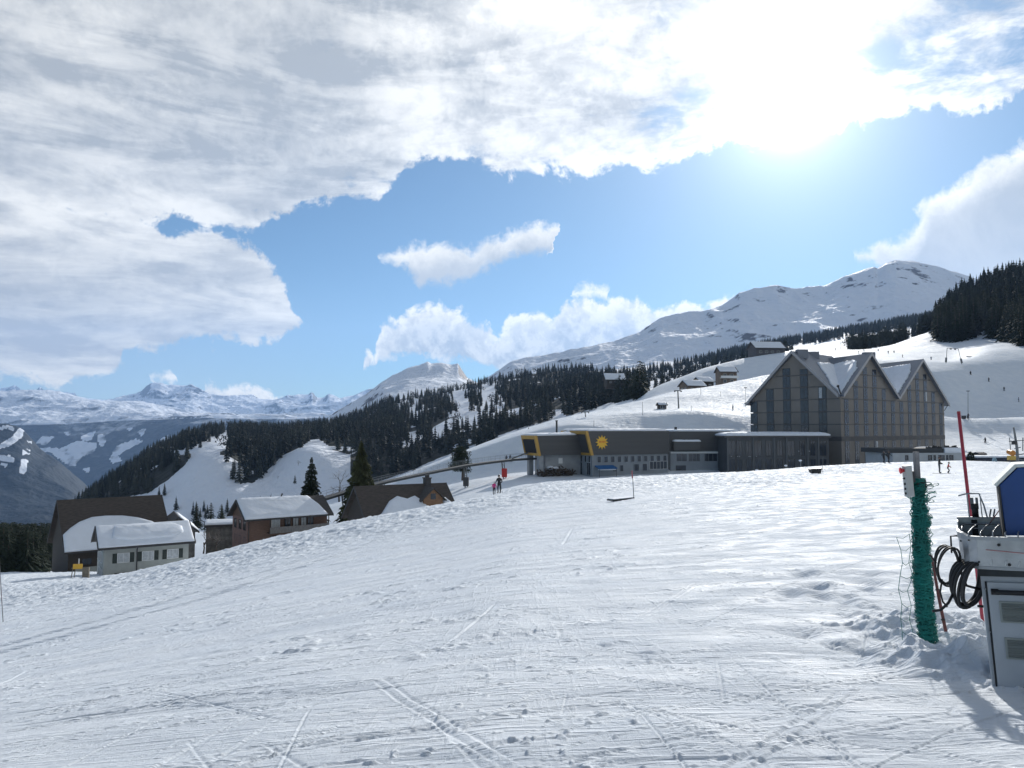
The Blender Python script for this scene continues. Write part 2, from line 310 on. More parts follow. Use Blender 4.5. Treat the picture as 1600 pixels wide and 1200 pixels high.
# ------------------------------------------------------------------ terrain: real heights given on fans of bearings at growing distance
def _z(Y, pts): return (Y, pts)
RINGS = [
 (1.0, [(800, 2450), (0, 2490), (1600, 2440)]),
 (2.0, [(800, 1640), (0, 1680), (1600, 1630)]),
 (4.0, [(-400, 1310), (0, 1250), (800, 1185), (1600, 1168)]),
 (8.0, [(-400, 1180), (0, 1110), (400, 1050), (800, 1005), (1200, 992), (1400, 1000), (1450, 1010), (1600, 1016)]),
 (15, [(-400, 1110), (0, 1048), (400, 975), (800, 905), (1200, 878), (1450, 868), (1600, 862)]),
 (30, [(-400, 1060), (0, 995), (400, 920), (800, 842), (1200, 804), (1450, 788), (1600, 782)]),
 (50, [(-400, 1020), (0, 957), (200, 922), (400, 878), (560, 846), (800, 797), (1000, 777), (1200, 762), (1450, 756), (1600, 753)]),
 (70, [(-400, 990), (0, 930), (100, 912), (200, 896), (300, 872), (400, 846), (500, 824), (560, 811), (640, 797), (700, 786), (800, 770), (850, 762), (930, 758), (1000, 755), (1200, 747), (1450, 744), (1600, 742)]),
 (82, [(-400, 975), (0, 917), (100, 908), (200, 905), (300, 893), (400, 868), (560, 840), (640, 818), (700, 792), (760, 776), (800, 765), (850, 753), (930, 749), (1000, 749), (1100, 745), (1200, 741), (1450, 740), (1600, 739)]),
 (100, [(-400, 960), (0, 903), (150, 898), (300, 905), (400, 892), (560, 865), (640, 835), (700, 810), (760, 784), (820, 764), (900, 751), (1000, 745), (1100, 739), (1200, 735), (1300, 729), (1400, 728), (1450, 732), (1600, 730)]),
 (120, [(-400, 945), (0, 895), (150, 893), (300, 900), (400, 895), (560, 868), (640, 840), (700, 810), (760, 782), (820, 766), (900, 757), (1000, 750), (1050, 745), (1100, 742), (1140, 744), (1200, 735), (1300, 727), (1400, 722), (1450, 721), (1500, 719), (1560, 721), (1600, 722)]),
 (140, [(-400, 945), (0, 900), (150, 897), (300, 890), (400, 880), (560, 845), (640, 815), (700, 790), (760, 772), (820, 760), (900, 757), (1000, 752), (1100, 750), (1200, 745), (1300, 745), (1400, 741), (1500, 738), (1600, 732)]),
 (172, [(-400, 945), (0, 920), (150, 915), (300, 880), (400, 860), (500, 822), (560, 803), (640, 783), (700, 764), (760, 750), (820, 742), (900, 743), (1000, 742), (1100, 742), (1200, 744), (1400, 745), (1500, 732), (1600, 727)]),
 (196, [(-400, 897), (0, 897), (90, 897), (150, 920), (300, 870), (400, 845), (500, 808), (560, 792), (600, 780), (700, 752), (760, 738), (820, 728), (900, 712), (1000, 702), (1100, 702), (1200, 708), (1400, 722), (1500, 716), (1600, 712)]),
 (209, [(-400, 893), (0, 893), (90, 893), (150, 915), (300, 865), (400, 838), (500, 795), (560, 778), (600, 760), (700, 716), (760, 696), (820, 676), (900, 660), (1000, 672), (1100, 674), (1200, 680), (1400, 700), (1500, 704), (1600, 702)]),
 (222, [(-400, 888), (0, 888), (90, 888), (150, 910), (300, 862), (400, 836), (500, 794), (560, 775), (600, 753), (700, 713), (760, 691), (820, 670), (900, 652), (1000, 645), (1100, 642), (1200, 655), (1400, 680), (1500, 694), (1600, 692)]),
 (238, [(-400, 884), (0, 884), (90, 884), (150, 905), (300, 860), (400, 834), (500, 796), (560, 778), (600, 754), (700, 713), (760, 690), (820, 668), (900, 648), (1000, 641), (1100, 640), (1200, 640), (1400, 662), (1480, 675), (1540, 680), (1600, 680)]),
 (254, [(-400, 880), (0, 880), (90, 880), (150, 900), (300, 858), (400, 832), (500, 800), (560, 784), (600, 760), (700, 720), (760, 695), (820, 671), (900, 648), (1000, 632), (1100, 630), (1200, 628), (1400, 645), (1470, 650), (1510, 655), (1550, 654), (1600, 655)]),
 (264, [(-400, 877), (0, 877), (90, 877), (150, 895), (300, 857), (400, 832), (500, 802), (600, 766), (700, 724), (760, 699), (820, 675), (900, 650), (1000, 627), (1060, 620), (1100, 620), (1200, 616), (1400, 635), (1470, 651), (1510, 656), (1550, 656), (1600, 652)]),
 (300, [(-400, 871), (0, 871), (90, 871), (150, 890), (300, 856), (400, 833), (530, 800), (600, 775), (700, 735), (820, 690), (900, 660), (1000, 628), (1060, 611), (1100, 607), (1150, 597), (1200, 586), (1300, 575), (1400, 578), (1480, 575), (1540, 590), (1600, 595)]),
 (318, [(-400, 868), (0, 868), (90, 868), (150, 890), (300, 856), (400, 833), (530, 802), (600, 778), (700, 740), (820, 697), (900, 668), (1000, 634), (1060, 616), (1100, 611), (1150, 601), (1200, 590), (1300, 562), (1400, 563), (1480, 566), (1540, 562), (1600, 562)]),
 (345, [(-400, 865), (0, 865), (90, 865), (150, 885), (300, 855), (400, 834), (530, 804), (600, 780), (700, 744), (820, 702), (900, 672), (1000, 640), (1060, 620), (1100, 615), (1150, 604), (1200, 593), (1300, 556), (1400, 559), (1440, 561), (1490, 564), (1540, 546), (1600, 541)]),
 (395, [(-400, 858), (0, 858), (90, 858), (150, 880), (300, 853), (400, 830), (530, 804), (600, 780), (760, 725), (900, 670), (1000, 642), (1020, 625), (1060, 619), (1100, 613), (1150, 600), (1200, 592), (1300, 551), (1400, 554), (1440, 553), (1490, 552), (1540, 539), (1600, 534)]),
 (440, [(-400, 855), (0, 855), (90, 855), (150, 875), (300, 850), (400, 825), (530, 804), (600, 776), (760, 715), (900, 665), (1000, 625), (1020, 604), (1060, 592), (1100, 576), (1150, 564), (1200, 555), (1240, 549), (1300, 549), (1400, 550), (1440, 545), (1490, 540), (1540, 532), (1600, 526)]),
 (540, [(-400, 862), (0, 862), (90, 862), (150, 862), (300, 838), (400, 815), (530, 800), (600, 765), (760, 700), (900, 655), (1000, 620), (1060, 600), (1100, 585), (1150, 570), (1200, 558), (1300, 546), (1350, 546), (1390, 539), (1435, 523), (1490, 505), (1540, 490), (1600, 480)]),
 (650, [(-400, 880), (0, 880), (90, 880), (150, 850), (250, 826), (350, 826), (420, 792), (530, 785), (600, 755), (760, 690), (900, 648), (1000, 614), (1060, 605), (1150, 580), (1200, 562), (1300, 550), (1350, 549), (1390, 543), (1435, 528), (1490, 490), (1540, 470), (1600, 455)]),
 (712, [(-400, 900), (0, 870), (150, 820), (250, 796), (300, 776), (350, 766), (420, 769), (530, 745), (600, 738), (760, 682), (900, 642), (1000, 613), (1060, 606), (1150, 580), (1200, 562), (1300, 552), (1400, 548), (1435, 533), (1490, 475), (1540, 452), (1600, 437)]),
 (772, [(-400, 890), (0, 865), (150, 798), (250, 765), (300, 730), (350, 714), (400, 746), (440, 724), (487, 695), (530, 712), (600, 715), (760, 672), (900, 632), (1000, 611), (1060, 604), (1150, 577), (1200, 560), (1300, 550), (1400, 545), (1435, 533), (1490, 480), (1540, 455), (1600, 440)]),
 (900, [(-400, 880), (0, 860), (120, 800), (200, 752), (300, 698), (345, 688), (400, 710), (440, 695), (487, 690), (560, 688), (640, 684), (700, 658), (740, 648), (780, 644), (830, 634), (900, 612), (1000, 605), (1060, 597), (1150, 570), (1200, 553), (1300, 542), (1400, 535), (1450, 520), (1500, 488), (1600, 460)]),
 (1400, [(-400, 880), (0, 870), (80, 830), (120, 790), (200, 735), (260, 700), (300, 684), (350, 676), (440, 677), (500, 675), (560, 665), (600, 650), (700, 628), (780, 608), (860, 600), (900, 598), (1000, 592), (1100, 578), (1200, 560), (1300, 535), (1400, 522), (1450, 515), (1500, 500), (1600, 480)]),
 (1700, [(-400, 900), (0, 900), (120, 800), (200, 745), (260, 700), (300, 682), (330, 674), (440, 675), (500, 668), (540, 660), (600, 632), (700, 614), (780, 594), (860, 582), (900, 581), (1000, 580), (1100, 570), (1200, 548), (1300, 530), (1400, 512), (1470, 500), (1600, 480)]),
 (2300, [(-400, 960), (0, 960), (300, 780), (500, 720), (600, 650), (700, 630), (780, 600), (860, 587), (900, 585), (1000, 574), (1100, 560), (1200, 540), (1300, 524), (1400, 506), (1470, 494), (1600, 455)]),
 (2600, [(-400, 990), (0, 990), (400, 800), (600, 690), (780, 612), (860, 600), (920, 596), (1000, 590), (1100, 578), (1200, 560), (1300, 542), (1400, 524), (1500, 508), (1600, 490)]),
 (3000, [(-400, 1000), (0, 1000), (400, 820), (600, 720), (780, 650), (860, 640), (1000, 625), (1100, 615), (1200, 600), (1300, 585), (1400, 565), (1600, 530)]),
]
UW = np.linspace(-1.35, 1.35, 1400)
def curve_e(pts, smooth=6):
    q = sorted(ray(px, py) for px, py in pts)
    e = np.interp(UW, [a for a, b in q], [b for a, b in q])
    if smooth:
        k = np.exp(-0.5 * (np.arange(-3 * smooth, 3 * smooth + 1) / smooth) ** 2); k /= k.sum()
        e = np.convolve(np.pad(e, 3 * smooth, mode='edge'), k, 'valid')
    return e
class Relief:
    def __init__(s, rings, smooth=6):
        s.lY = np.log([r[0] for r in rings]); s.E = np.array([curve_e(r[1], smooth) for r in rings])
        h = np.diff(s.lY)[:, None]; d = np.diff(s.E, axis=0) / h            # monotone cubic slopes
        m = np.zeros_like(s.E); a, b = d[:-1], d[1:]; h0, h1 = h[:-1], h[1:]
        w1 = 2 * h1 + h0; w2 = h1 + 2 * h0
        with np.errstate(divide='ignore', invalid='ignore'):
            mm = (w1 + w2) / (w1 / a + w2 / b)
        m[1:-1] = np.where(a * b > 0, mm, 0); m[0] = d[0]; m[-1] = d[-1]; s.D = np.nan_to_num(m)
    def e(s, uw, Y):
        uw = np.asarray(uw, float); l = np.clip(np.log(Y), s.lY[0], s.lY[-1]); uw, l = np.broadcast_arrays(uw, l)
        i = np.clip(np.searchsorted(s.lY, l, side='right') - 1, 0, len(s.lY) - 2); h = s.lY[i + 1] - s.lY[i]; t = (l - s.lY[i]) / h
        fu = np.clip((uw - UW[0]) / (UW[1] - UW[0]), 0, len(UW) - 1.001); j = fu.astype(int); fu = fu - j
        g = lambda A, k: A[k, j] * (1 - fu) + A[k, j + 1] * fu
        return (g(s.E, i) * (1 + 2 * t) * (1 - t) ** 2 + g(s.D, i) * h * t * (1 - t) ** 2 + g(s.E, i + 1) * t * t * (3 - 2 * t) + g(s.D, i + 1) * h * t * t * (t - 1))
    def z(s, x, y):
        y = np.maximum(y, math.exp(s.lY[0])); return s.e(x / y, y) * y
base = Relief(RINGS)
def detail(x, y):
    """small relief of the snow, in metres"""
    r = np.hypot(x, y)
    far = np.clip((r - 150) / 500, 0, 1)
    a = 0.020 * fbm(x * 1.1, y * 1.1, 4, 3) * np.clip(r / 4, 0.5, 1.0) + 0.10 * fbm(x / 7, y / 7, 3, 11) * np.clip(r / 20, 0, 1)
    return a + far * (2.5 * fbm(x / 60, y / 60, 4, 21)) + np.clip((r - 700) / 800, 0, 1) * 9 * ridged(x / 170, y / 170, 4, 31)
def H(x, y):
    return base.z(np.asarray(x, float), np.asarray(y, float)) + detail(np.asarray(x, float), np.asarray(y, float))
def ground(x, y): return float(H(x, y))
def onground(px, Y):
    a = (px - 800) / F / cp; return Vector((a * Y, Y, ground(a * Y, Y)))
_YS = np.exp(np.linspace(math.log(3), math.log(2900), 900))
def hit(px, py, y0=3.0):
    """where the line of sight through a point of the photograph meets the snow"""
    a, b = ray(px, py); ys = _YS[_YS >= y0]; z = H(a * ys, ys); k = np.nonzero(z >= b * ys)[0]
    if len(k) == 0: return None
    i = k[0]
    if i == 0: return Vector((a * ys[0], ys[0], z[0]))
    g0 = z[i - 1] - b * ys[i - 1]; g1 = z[i] - b * ys[i]; t = -g0 / (g1 - g0 + 1e-9); Y = ys[i - 1] + (ys[i] - ys[i - 1]) * t
    return Vector((a * Y, Y, ground(a * Y, Y)))
def inpoly(px, py, poly):
    px = np.asarray(px, float); py = np.asarray(py, float); r = np.zeros(np.broadcast(px, py).shape, bool); n = len(poly)
    for i in range(n):
        x0, y0 = poly[i]; x1, y1 = poly[(i + 1) % n]
        c = ((y0 > py) != (y1 > py)) & (px < (x1 - x0) * (py - y0) / (y1 - y0 + 1e-12) + x0); r ^= c
    return r
def topix(x, y, z):
    k = z / y; v = (k * cp - sp_) / (cp + k * sp_); u = (x / y) * (cp - v * sp_); return 800 + u * F, 600 - v * F
def fan(name, us, ys, zfun, m, attrs=None, kind='structure', skirt=0.0):
    U, Yg = np.meshgrid(us, ys); X = U * Yg; Z = zfun(X, Yg)
    n, k = U.shape; idx = np.arange(n * k).reshape(n, k)
    f = np.stack([idx[:-1, :-1], idx[:-1, 1:], idx[1:, 1:], idx[1:, :-1]], -1).reshape(-1, 4)
    at = attrs(X, Yg, Z) if attrs else None
    o = mesh_np(name, np.stack([X, Yg, Z], -1).reshape(-1, 3), f, [m], at); o['kind'] = kind; return o
# ---- snow material
def snow_mat():
    m = mat('snow', (0.75, 0.80, 0.88), 0.55); nt, L, b = ntree(m); N = nt.nodes.new
    tc = N('ShaderNodeTexCoord')
    def noise(sc, st=(1, 1, 1), rot=0, d=6, ro=0.6):
        mp = N('ShaderNodeMapping'); mp.inputs['Scale'].default_value = st; mp.inputs['Rotation'].default_value = (0, 0, rot)
        L.new(tc.outputs['Object'], mp.inputs[0]); n = N('ShaderNodeTexNoise'); n.inputs['Scale'].default_value = sc
        n.inputs['Detail'].default_value = d; n.inputs['Roughness'].default_value = ro; L.new(mp.outputs[0], n.inputs[0]); return n.outputs[0]
    def ma(op, a, c, e=None):
        n = N('ShaderNodeMath'); n.operation = op
        for i, v in enumerate((a, c, e)):
            if v is None: continue
            if hasattr(v, 'is_output'): L.new(v, n.inputs[i])
            else: n.inputs[i].default_value = v
        return n.outputs[0]
    h = ma('MULTIPLY', noise(7, d=10, ro=0.78), 0.055)
    def scratch(scale, st, rot, lo, hi, amp):            # sparse narrow scrapes running one way
        r = N('ShaderNodeMapRange'); L.new(noise(scale, st, rot, 3, 0.5), r.inputs[0]); r.inputs[1].default_value = lo; r.inputs[2].default_value = hi
        return ma('MULTIPLY', r.outputs[0], amp)
    h = ma('ADD', h, scratch(1.6, (1, 14, 1), -0.42, 0.52, 0.66, 0.016))
    h = ma('ADD', h, scratch(1.2, (1, 18, 1), -0.15, 0.54, 0.68, 0.014))
    h = ma('ADD', h, scratch(1.4, (12, 1, 1), -0.75, 0.56, 0.70, 0.008))
    h = ma('ADD', h, scratch(1.3, (1, 16, 1), 0.9, 0.57, 0.70, 0.008))
    h = ma('ADD', h, ma('MULTIPLY', noise(45, d=4, ro=0.7), 0.010))
    h = ma('ADD', h, ma('MULTIPLY', noise(0.22, (1, 3.5, 1), -0.3, 4, 0.55), 0.40))
    h = ma('ADD', h, ma('MULTIPLY', noise(0.8, (1, 1, 1), 0, 4, 0.6), 0.07))
    bp = N('ShaderNodeBump'); bp.inputs['Strength'].default_value = 0.70; bp.inputs['Distance'].default_value = 1.0
    L.new(h, bp.inputs['Height']); L.new(bp.outputs[0], b.inputs['Normal'])
    r = N('ShaderNodeMapRange'); L.new(noise(1.3, d=4), r.inputs[0]); r.inputs[1].default_value = 0.35; r.inputs[2].default_value = 0.62
    r.inputs[3].default_value = 0.55; r.inputs[4].default_value = 0.88; L.new(r.outputs[0], b.inputs['Roughness'])
    cr = N('ShaderNodeValToRGB'); L.new(noise(0.35, d=5), cr.inputs[0]); e = cr.color_ramp.elements
    e[0].position = 0.35; e[0].color = (0.70, 0.76, 0.83, 1); e[1].position = 0.65; e[1].color = (0.77, 0.82, 0.875, 1)
    L.new(cr.outputs[0], b.inputs['Base Color'])
    b.inputs['Specular IOR Level'].default_value = 0.12
    return m
SNOW = snow_mat()
def near_z(X, Y):
    """the trodden piste: base relief, crud along the edge, ski tracks, clods and the heap round the net post"""
    Z = base.z(X, Y) + detail(X, Y); rng = np.random.RandomState(5); r = np.hypot(X, Y)
    px, py = topix(X, Y, base.z(X, Y))
    # rough crud band along the outer edge of the groomed snow
    edge = np.interp(px, [-400, 0, 300, 560, 830, 950, 1050, 1200, 1260, 1340, 1370, 1700], [925, 925, 885, 822, 768, 756, 747, 752, 738, 733, 728, 705])
    w = np.interp(px, [0, 400, 900, 1300, 1370, 1380], [28, 22, 12, 9, 6, 0.1])
    band = np.exp(-0.5 * ((py - edge) / (w + 1e-6)) ** 2) * (px < 1385)
    crud = ridged(X * 0.9, Y * 0.9, 4, 41) + 0.7 * fbm(X * 2.2, Y * 2.2, 3, 47)
    Z = Z + band * crud * 0.19
    # wind and piste-machine corrugation running across
    Z = Z + 0.006 * np.sin((X * 0.25 + Y * 0.97) * 4.2 + 2 * fbm(X / 4, Y / 4, 2, 8)) * np.clip(fbm(X / 9, Y / 9, 2, 9) * 3 + 0.3, 0, 1)
    lump = np.clip(fbm(X * 3.1, Y * 3.1, 3, 71) - 0.30, 0, 1); Z = Z + lump * 0.12 * np.clip(fbm(X / 2.5, Y / 2.5, 2, 72) * 2 + 0.5, 0, 1)
    # belt marks of a piste machine along the lower left of the field
    for (xa, ya, xb, yb) in ((-14.5, 20.5, -9.0, 44.0), (-17.2, 22.0, -11.6, 45.5)):
        L0 = math.hypot(xb - xa, yb - ya); ux, uy = (xb - xa) / L0, (yb - ya) / L0; s_ = (X - xa) * ux + (Y - ya) * uy; t_ = -(X - xa) * uy + (Y - ya) * ux
        Z = Z + 0.035 * np.sin(s_ * 6.283 / 0.42 + np.abs(t_) * 3) * np.exp(-(t_ / 0.55) ** 4) * (s_ > -8) * (s_ < L0 + 6)
    cl = np.clip(fbm(X * 11, Y * 11, 3, 171) - 0.36, 0, 0.25) * np.clip(fbm(X * 0.5, Y * 0.5, 2, 172) * 3 + 0.35, 0, 1) * np.clip(1.6 - r / 22, 0, 1); Z = Z + 0.07 * cl
    def track(cx, cy, ang, length, curv, width, depth, twin):
        nonlocal Z
        for off in ((-0.5 * twin, 0.5 * twin) if twin else (0,)):
            yr = ys; i0, i1 = np.searchsorted(yr, [max(cy - length / 2 - 0.6, 1.0), cy + length / 2 + 0.6])
            if i1 <= i0: continue
            xs = us * cy; ya = max(cy - length / 2 - 0.6, 1.0); yb = cy + length / 2 + 0.6
            lo = min((cx - length / 2 - 0.6) / ya, (cx - length / 2 - 0.6) / yb); hi = max((cx + length / 2 + 0.6) / ya, (cx + length / 2 + 0.6) / yb)
            j0, j1 = np.searchsorted(us, [lo, hi]); sl_ = (slice(i0, i1), slice(j0, j1)); X_ = X[sl_]; Y_ = Y[sl_]
            if X_.size == 0: continue
            dx = X_ - cx; dy = Y_ - cy; s = dx * math.cos(ang) + dy * math.sin(ang); t = -dx * math.sin(ang) + dy * math.cos(ang)
            t = t - curv * s * s - off; k = np.clip((length / 2 - np.abs(s)) / (0.15 * length), 0, 1)
            k = k * (0.45 + 0.55 * np.clip(0.6 + 1.8 * vn(s * 0.45 + cx * 9, t * 0 + cy, 77), 0, 1))
            q = t / width
            Z[sl_] = Z[sl_] - depth * k * np.exp(-q * q) + 0.45 * depth * k * np.exp(-((q - 1.7) / 0.8) ** 2)
    for i in range(520):
        Yc = math.exp(rng.uniform(math.log(3.6), math.log(45))); px_ = rng.uniform(-100, 1500); cx = (px_ - 800) / F * Yc
        # most tracks run down and across to the left, as the slope does
        ang = rng.normal(0.42, 0.30) if rng.rand() < 0.62 else rng.uniform(-0.5, 2.6)
        if px_ > 900 and rng.rand() < 0.6: ang = rng.normal(2.45, 0.35)
        sc = min(0.6 + Yc / 12, 3.2)
        track(cx, Yc, ang, rng.uniform(0.4, 3.6) * sc, rng.normal(0, 0.012) / sc, rng.uniform(0.008, 0.019) * sc ** 0.8, rng.uniform(0.004, 0.012) * sc ** 0.7, rng.choice([0, 0, 0, 0, 0, 0.09]))
    # footprints and disturbed snow by the lift station
    for i in range(46):
        x0 = rng.uniform(2.9, 6.2); y0 = rng.uniform(6.6, 13); s = rng.uniform(0.10, 0.22)
        g = np.exp(-(((X - x0) / s) ** 2 + ((Y - y0) / (s * 1.5)) ** 2)); Z = Z - 0.06 * g + 0.03 * np.exp(-(((X - x0 - s * 1.5) / s) ** 2 + ((Y - y0 - s) / s) ** 2))
    # ploughed heap
    heap = np.zeros_like(X)
    for (hx, hy, hr, hh) in ((3.45, 6.5, 0.40, 0.16), (3.85, 6.25, 0.4, 0.20), (3.3, 6.3, 0.35, 0.12), (4.3, 6.35, 0.45, 0.2), (3.7, 6.1, 0.5, 0.12), (4.1, 5.95, 0.45, 0.14), (4.55, 6.1, 0.4, 0.14),
                             (4.6, 5.6, 0.5, 0.10), (4.2, 7.4, 0.5, 0.12), (4.9, 5.4, 0.6, 0.06), (4.7, 7.9, 0.9, 0.25), (4.4, 8.5, 0.8, 0.15)):
        heap = heap + 0.7 * hh * np.exp(-(((X - hx) ** 2 + (Y - hy) ** 2) / hr ** 2))
    Z = Z + np.minimum(heap, 0.30 + 0.3 * heap) * (0.75 + 1.3 * ridged(X * 2.2, Y * 2.2, 3, 55)) + np.clip(heap * 6, 0, 1) * (0.08 * (fbm(X * 5, Y * 5, 3, 56) + 0.3) + 0.16 * np.clip(fbm(X * 4.5, Y * 4.5, 2, 58) - 0.12, 0, 0.5))
    return Z
us = np.concatenate([np.linspace(-1.3, -0.72, 40)[:-1], np.linspace(-0.72, 0.72, 1300), np.linspace(0.72, 1.3, 40)[1:]])
ys = np.exp(np.linspace(math.log(1.0), math.log(120), 1300))
fan('snow_ground', us, ys, near_z, SNOW)
us2 = np.concatenate([np.linspace(-1.3, -0.72, 30)[:-1], np.linspace(-0.72, 0.72, 620), np.linspace(0.72, 1.3, 30)[1:]])
def near_join(X, Y):
    Z = H(X, Y); t = np.clip((Y - 116) / 8, 0, 1); return Z - 0.25 * (1 - t)
def mid_z(X, Y):
    Z = near_join(X, Y); px, py = topix(X, Y, Z)
    t = np.clip((Y - 150) / 60, 0, 1)
    # groomed terraces and the lip lines across the practice slope
    Z = Z + t * 0.9 * ridged(X / 22, Y / 38, 4, 91) * np.clip((px - 780) / 120, 0, 1) * (Y < 620)
    return Z
fan('snow_slope', us2, np.exp(np.linspace(math.log(116), math.log(660), 520)), mid_z, SNOW)
# the ground behind and beside the camera, so that light and other views find snow there too
mb = MB(); n = 24
bv = [(0.0, -60.0, -2.0)]
zz0 = float(base.z(0.0, 1.0))
mb.add([(-1.3, 1.0, float(base.e(-1.3, 1.0))), (1.3, 1.0, float(base.e(1.3, 1.0))), (40, -3, 0.2), (260, 200, 3.0), (400, -400, 12), (-400, -400, -60), (-260, 200, -52), (-40, -3, -8.0),
        (-156, 120, float(base.e(-1.3, 120) * 120)), (156, 120, float(base.e(1.3, 120) * 120))],
       [(0, 1, 2, 4, 5, 7), (1, 9, 3, 4, 2), (0, 7, 5, 6, 8)])
tag(mb.build('snow_field', SNOW), kind='structure')
# ---- hills
def rock_snow_mat(name, snow=(0.75, 0.80, 0.88), rock=(0.10, 0.10, 0.11), scale=0.004, attr=None, forest=(0.020, 0.030, 0.030), slope=(0.55, 0.75)):
    """snow that does not hold on steep rock; an attribute marks wooded ground"""
    m = mat(name, snow, 0.7); nt, L, b = ntree(m); N = nt.nodes.new
    geo = N('ShaderNodeNewGeometry'); sep = N('ShaderNodeSeparateXYZ'); L.new(geo.outputs['Normal'], sep.inputs[0])
    tc = N('ShaderNodeTexCoord'); n = N('ShaderNodeTexNoise'); n.inputs['Scale'].default_value = scale; n.inputs['Detail'].default_value = 9; n.inputs['Roughness'].default_value = 0.65
    L.new(tc.outputs['Object'], n.inputs[0])
    a = N('ShaderNodeMath'); a.operation = 'MULTIPLY_ADD'; L.new(n.outputs[0], a.inputs[0]); a.inputs[1].default_value = 0.7; a.inputs[2].default_value = -0.35
    s = N('ShaderNodeMath'); s.operation = 'ADD'; L.new(sep.outputs[2], s.inputs[0]); L.new(a.outputs[0], s.inputs[1])
    r = N('ShaderNodeMapRange'); r.interpolation_type = 'SMOOTHSTEP'; L.new(s.outputs[0], r.inputs[0]); r.inputs[1].default_value = slope[0]; r.inputs[2].default_value = slope[1]
    mx = N('ShaderNodeMix'); mx.data_type = 'RGBA'; L.new(r.outputs[0], mx.inputs[0]); mx.inputs[6].default_value = (*rock, 1); mx.inputs[7].default_value = (*snow, 1)
    out = mx.outputs[2]
    if attr:
        at = N('ShaderNodeAttribute'); at.attribute_name = attr
        s2 = N('ShaderNodeMath'); s2.operation = 'MULTIPLY_ADD'; L.new(n.outputs[0], s2.inputs[0]); s2.inputs[1].default_value = 0.8; L.new(at.outputs['Fac'], s2.inputs[2])
        r2 = N('ShaderNodeMapRange'); L.new(s2.outputs[0], r2.inputs[0]); r2.inputs[1].default_value = 0.82; r2.inputs[2].default_value = 0.98
        mx2 = N('ShaderNodeMix'); mx2.data_type = 'RGBA'; L.new(r2.outputs[0], mx2.inputs[0]); L.new(out, mx2.inputs[6]); mx2.inputs[7].default_value = (*forest, 1); out = mx2.outputs[2]
    L.new(out, b.inputs['Base Color']); b.inputs['Specular IOR Level'].default_value = 0.1
    n2 = N('ShaderNodeTexNoise'); n2.inputs['Scale'].default_value = scale * 6; n2.inputs['Detail'].default_value = 7; L.new(tc.outputs['Object'], n2.inputs[0])
    bp = N('ShaderNodeBump'); bp.inputs['Distance'].default_value = 0.12 / scale; bp.inputs['Strength'].default_value = 0.6
    L.new(n2.outputs[0], bp.inputs['Height']); L.new(bp.outputs[0], b.inputs['Normal'])
    return m
HILL = rock_snow_mat('hill_snow', scale=0.02, slope=(0.2, 0.4), attr='wood', forest=(0.022, 0.028, 0.026))
# wooded areas, as outlines seen from the camera; the woods are grown on the ground inside them
WOODS = {
 'ridge_wood': [[(100, 800), (140, 770), (215, 725), (262, 690), (300, 672), (322, 662), (352, 668), (350, 676), (318, 700), (300, 703), (265, 705), (255, 712), (300, 712), (290, 728), (262, 752), (232, 772), (180, 782)]],
 'tongue_wood': [[(352, 664), (440, 668), (540, 660), (600, 625), (640, 640), (640, 700), (560, 706), (545, 712), (520, 705), (500, 688), (488, 688), (470, 700), (440, 715), (410, 745), (396, 756), (362, 760), (350, 740), (344, 708), (362, 700)]],
 'main_wood': [[(590, 640), (600, 628), (700, 610), (780, 590), (860, 577), (920, 578), (960, 592), (1004, 606), (1012, 622), (940, 636), (900, 648), (820, 668), (740, 697), (690, 716), (640, 738), (590, 756), (556, 770), (548, 740), (546, 714), (560, 706), (570, 700)]],
}
CLEAR = [[(612, 680), (640, 675), (660, 680), (655, 694), (630, 700), (612, 694)], [(676, 668), (700, 655), (735, 646), (770, 646), (812, 640), (808, 650), (760, 656), (745, 664), (700, 672), (690, 684), (672, 690)],
         [(708, 612), (722, 612), (735, 640), (720, 646), (705, 636)], [(757, 610), (772, 600), (776, 622), (764, 645), (752, 630)], [(640, 640), (650, 640), (652, 656), (640, 656)]]
SPECK = [[(296, 656), (354, 658), (352, 694), (318, 704), (296, 706)], [(690, 604), (785, 592), (790, 650), (700, 652)], [(616, 620), (660, 612), (664, 652), (630, 660)], [(860, 640), (880, 640), (886, 664), (862, 668)]]
def wood_mask(X, Y, Z):
    px, py = topix(X, Y, Z); m = np.zeros(X.shape)
    for ps in WOODS.values():
        for p in ps: m = np.maximum(m, inpoly(px, py + 2, p))
    for p in CLEAR: m = np.where(inpoly(px, py, p), 0, m)
    m = m * (vn(X / 45, Y / 45, 515) < 0.30)
    for p in SPECK: m = np.where(inpoly(px, py, p), m * 0.0, m)
    return {'wood': m * 0.9}
fan('hills', np.linspace(-1.3, 1.3, 900), np.exp(np.linspace(math.log(655), math.log(3000), 300)), lambda X, Y: H(X, Y) - 1.5 * np.clip((670 - Y) / 10, 0, 1), HILL, wood_mask)
def mountain(name, rings, amp, sc, m, u0, u1, nu=420, ny=200, smooth=2, seed=100, keep=0.25, attrs=None):
    rel = Relief(rings, smooth); lo, hi = rings[0][0], rings[-1][0]
    def zf(X, Y):
        t = (np.log(Y) - math.log(lo)) / (math.log(hi) - math.log(lo))
        w = np.clip(t * 6, 0, 1)
        return rel.z(X, Y) + amp * w * (ridged(X / sc, Y / sc, 6, seed) - 0.1)
    a0 = (u0 - 800) / F; a1 = (u1 - 800) / F
    return fan(name, np.linspace(a0, a1, nu), np.exp(np.linspace(math.log(lo), math.log(hi), ny)), zf, m, attrs)
PEAK = rock_snow_mat('mountain_snow', rock=(0.10, 0.10, 0.12), scale=0.006, slope=(0.71, 0.80))
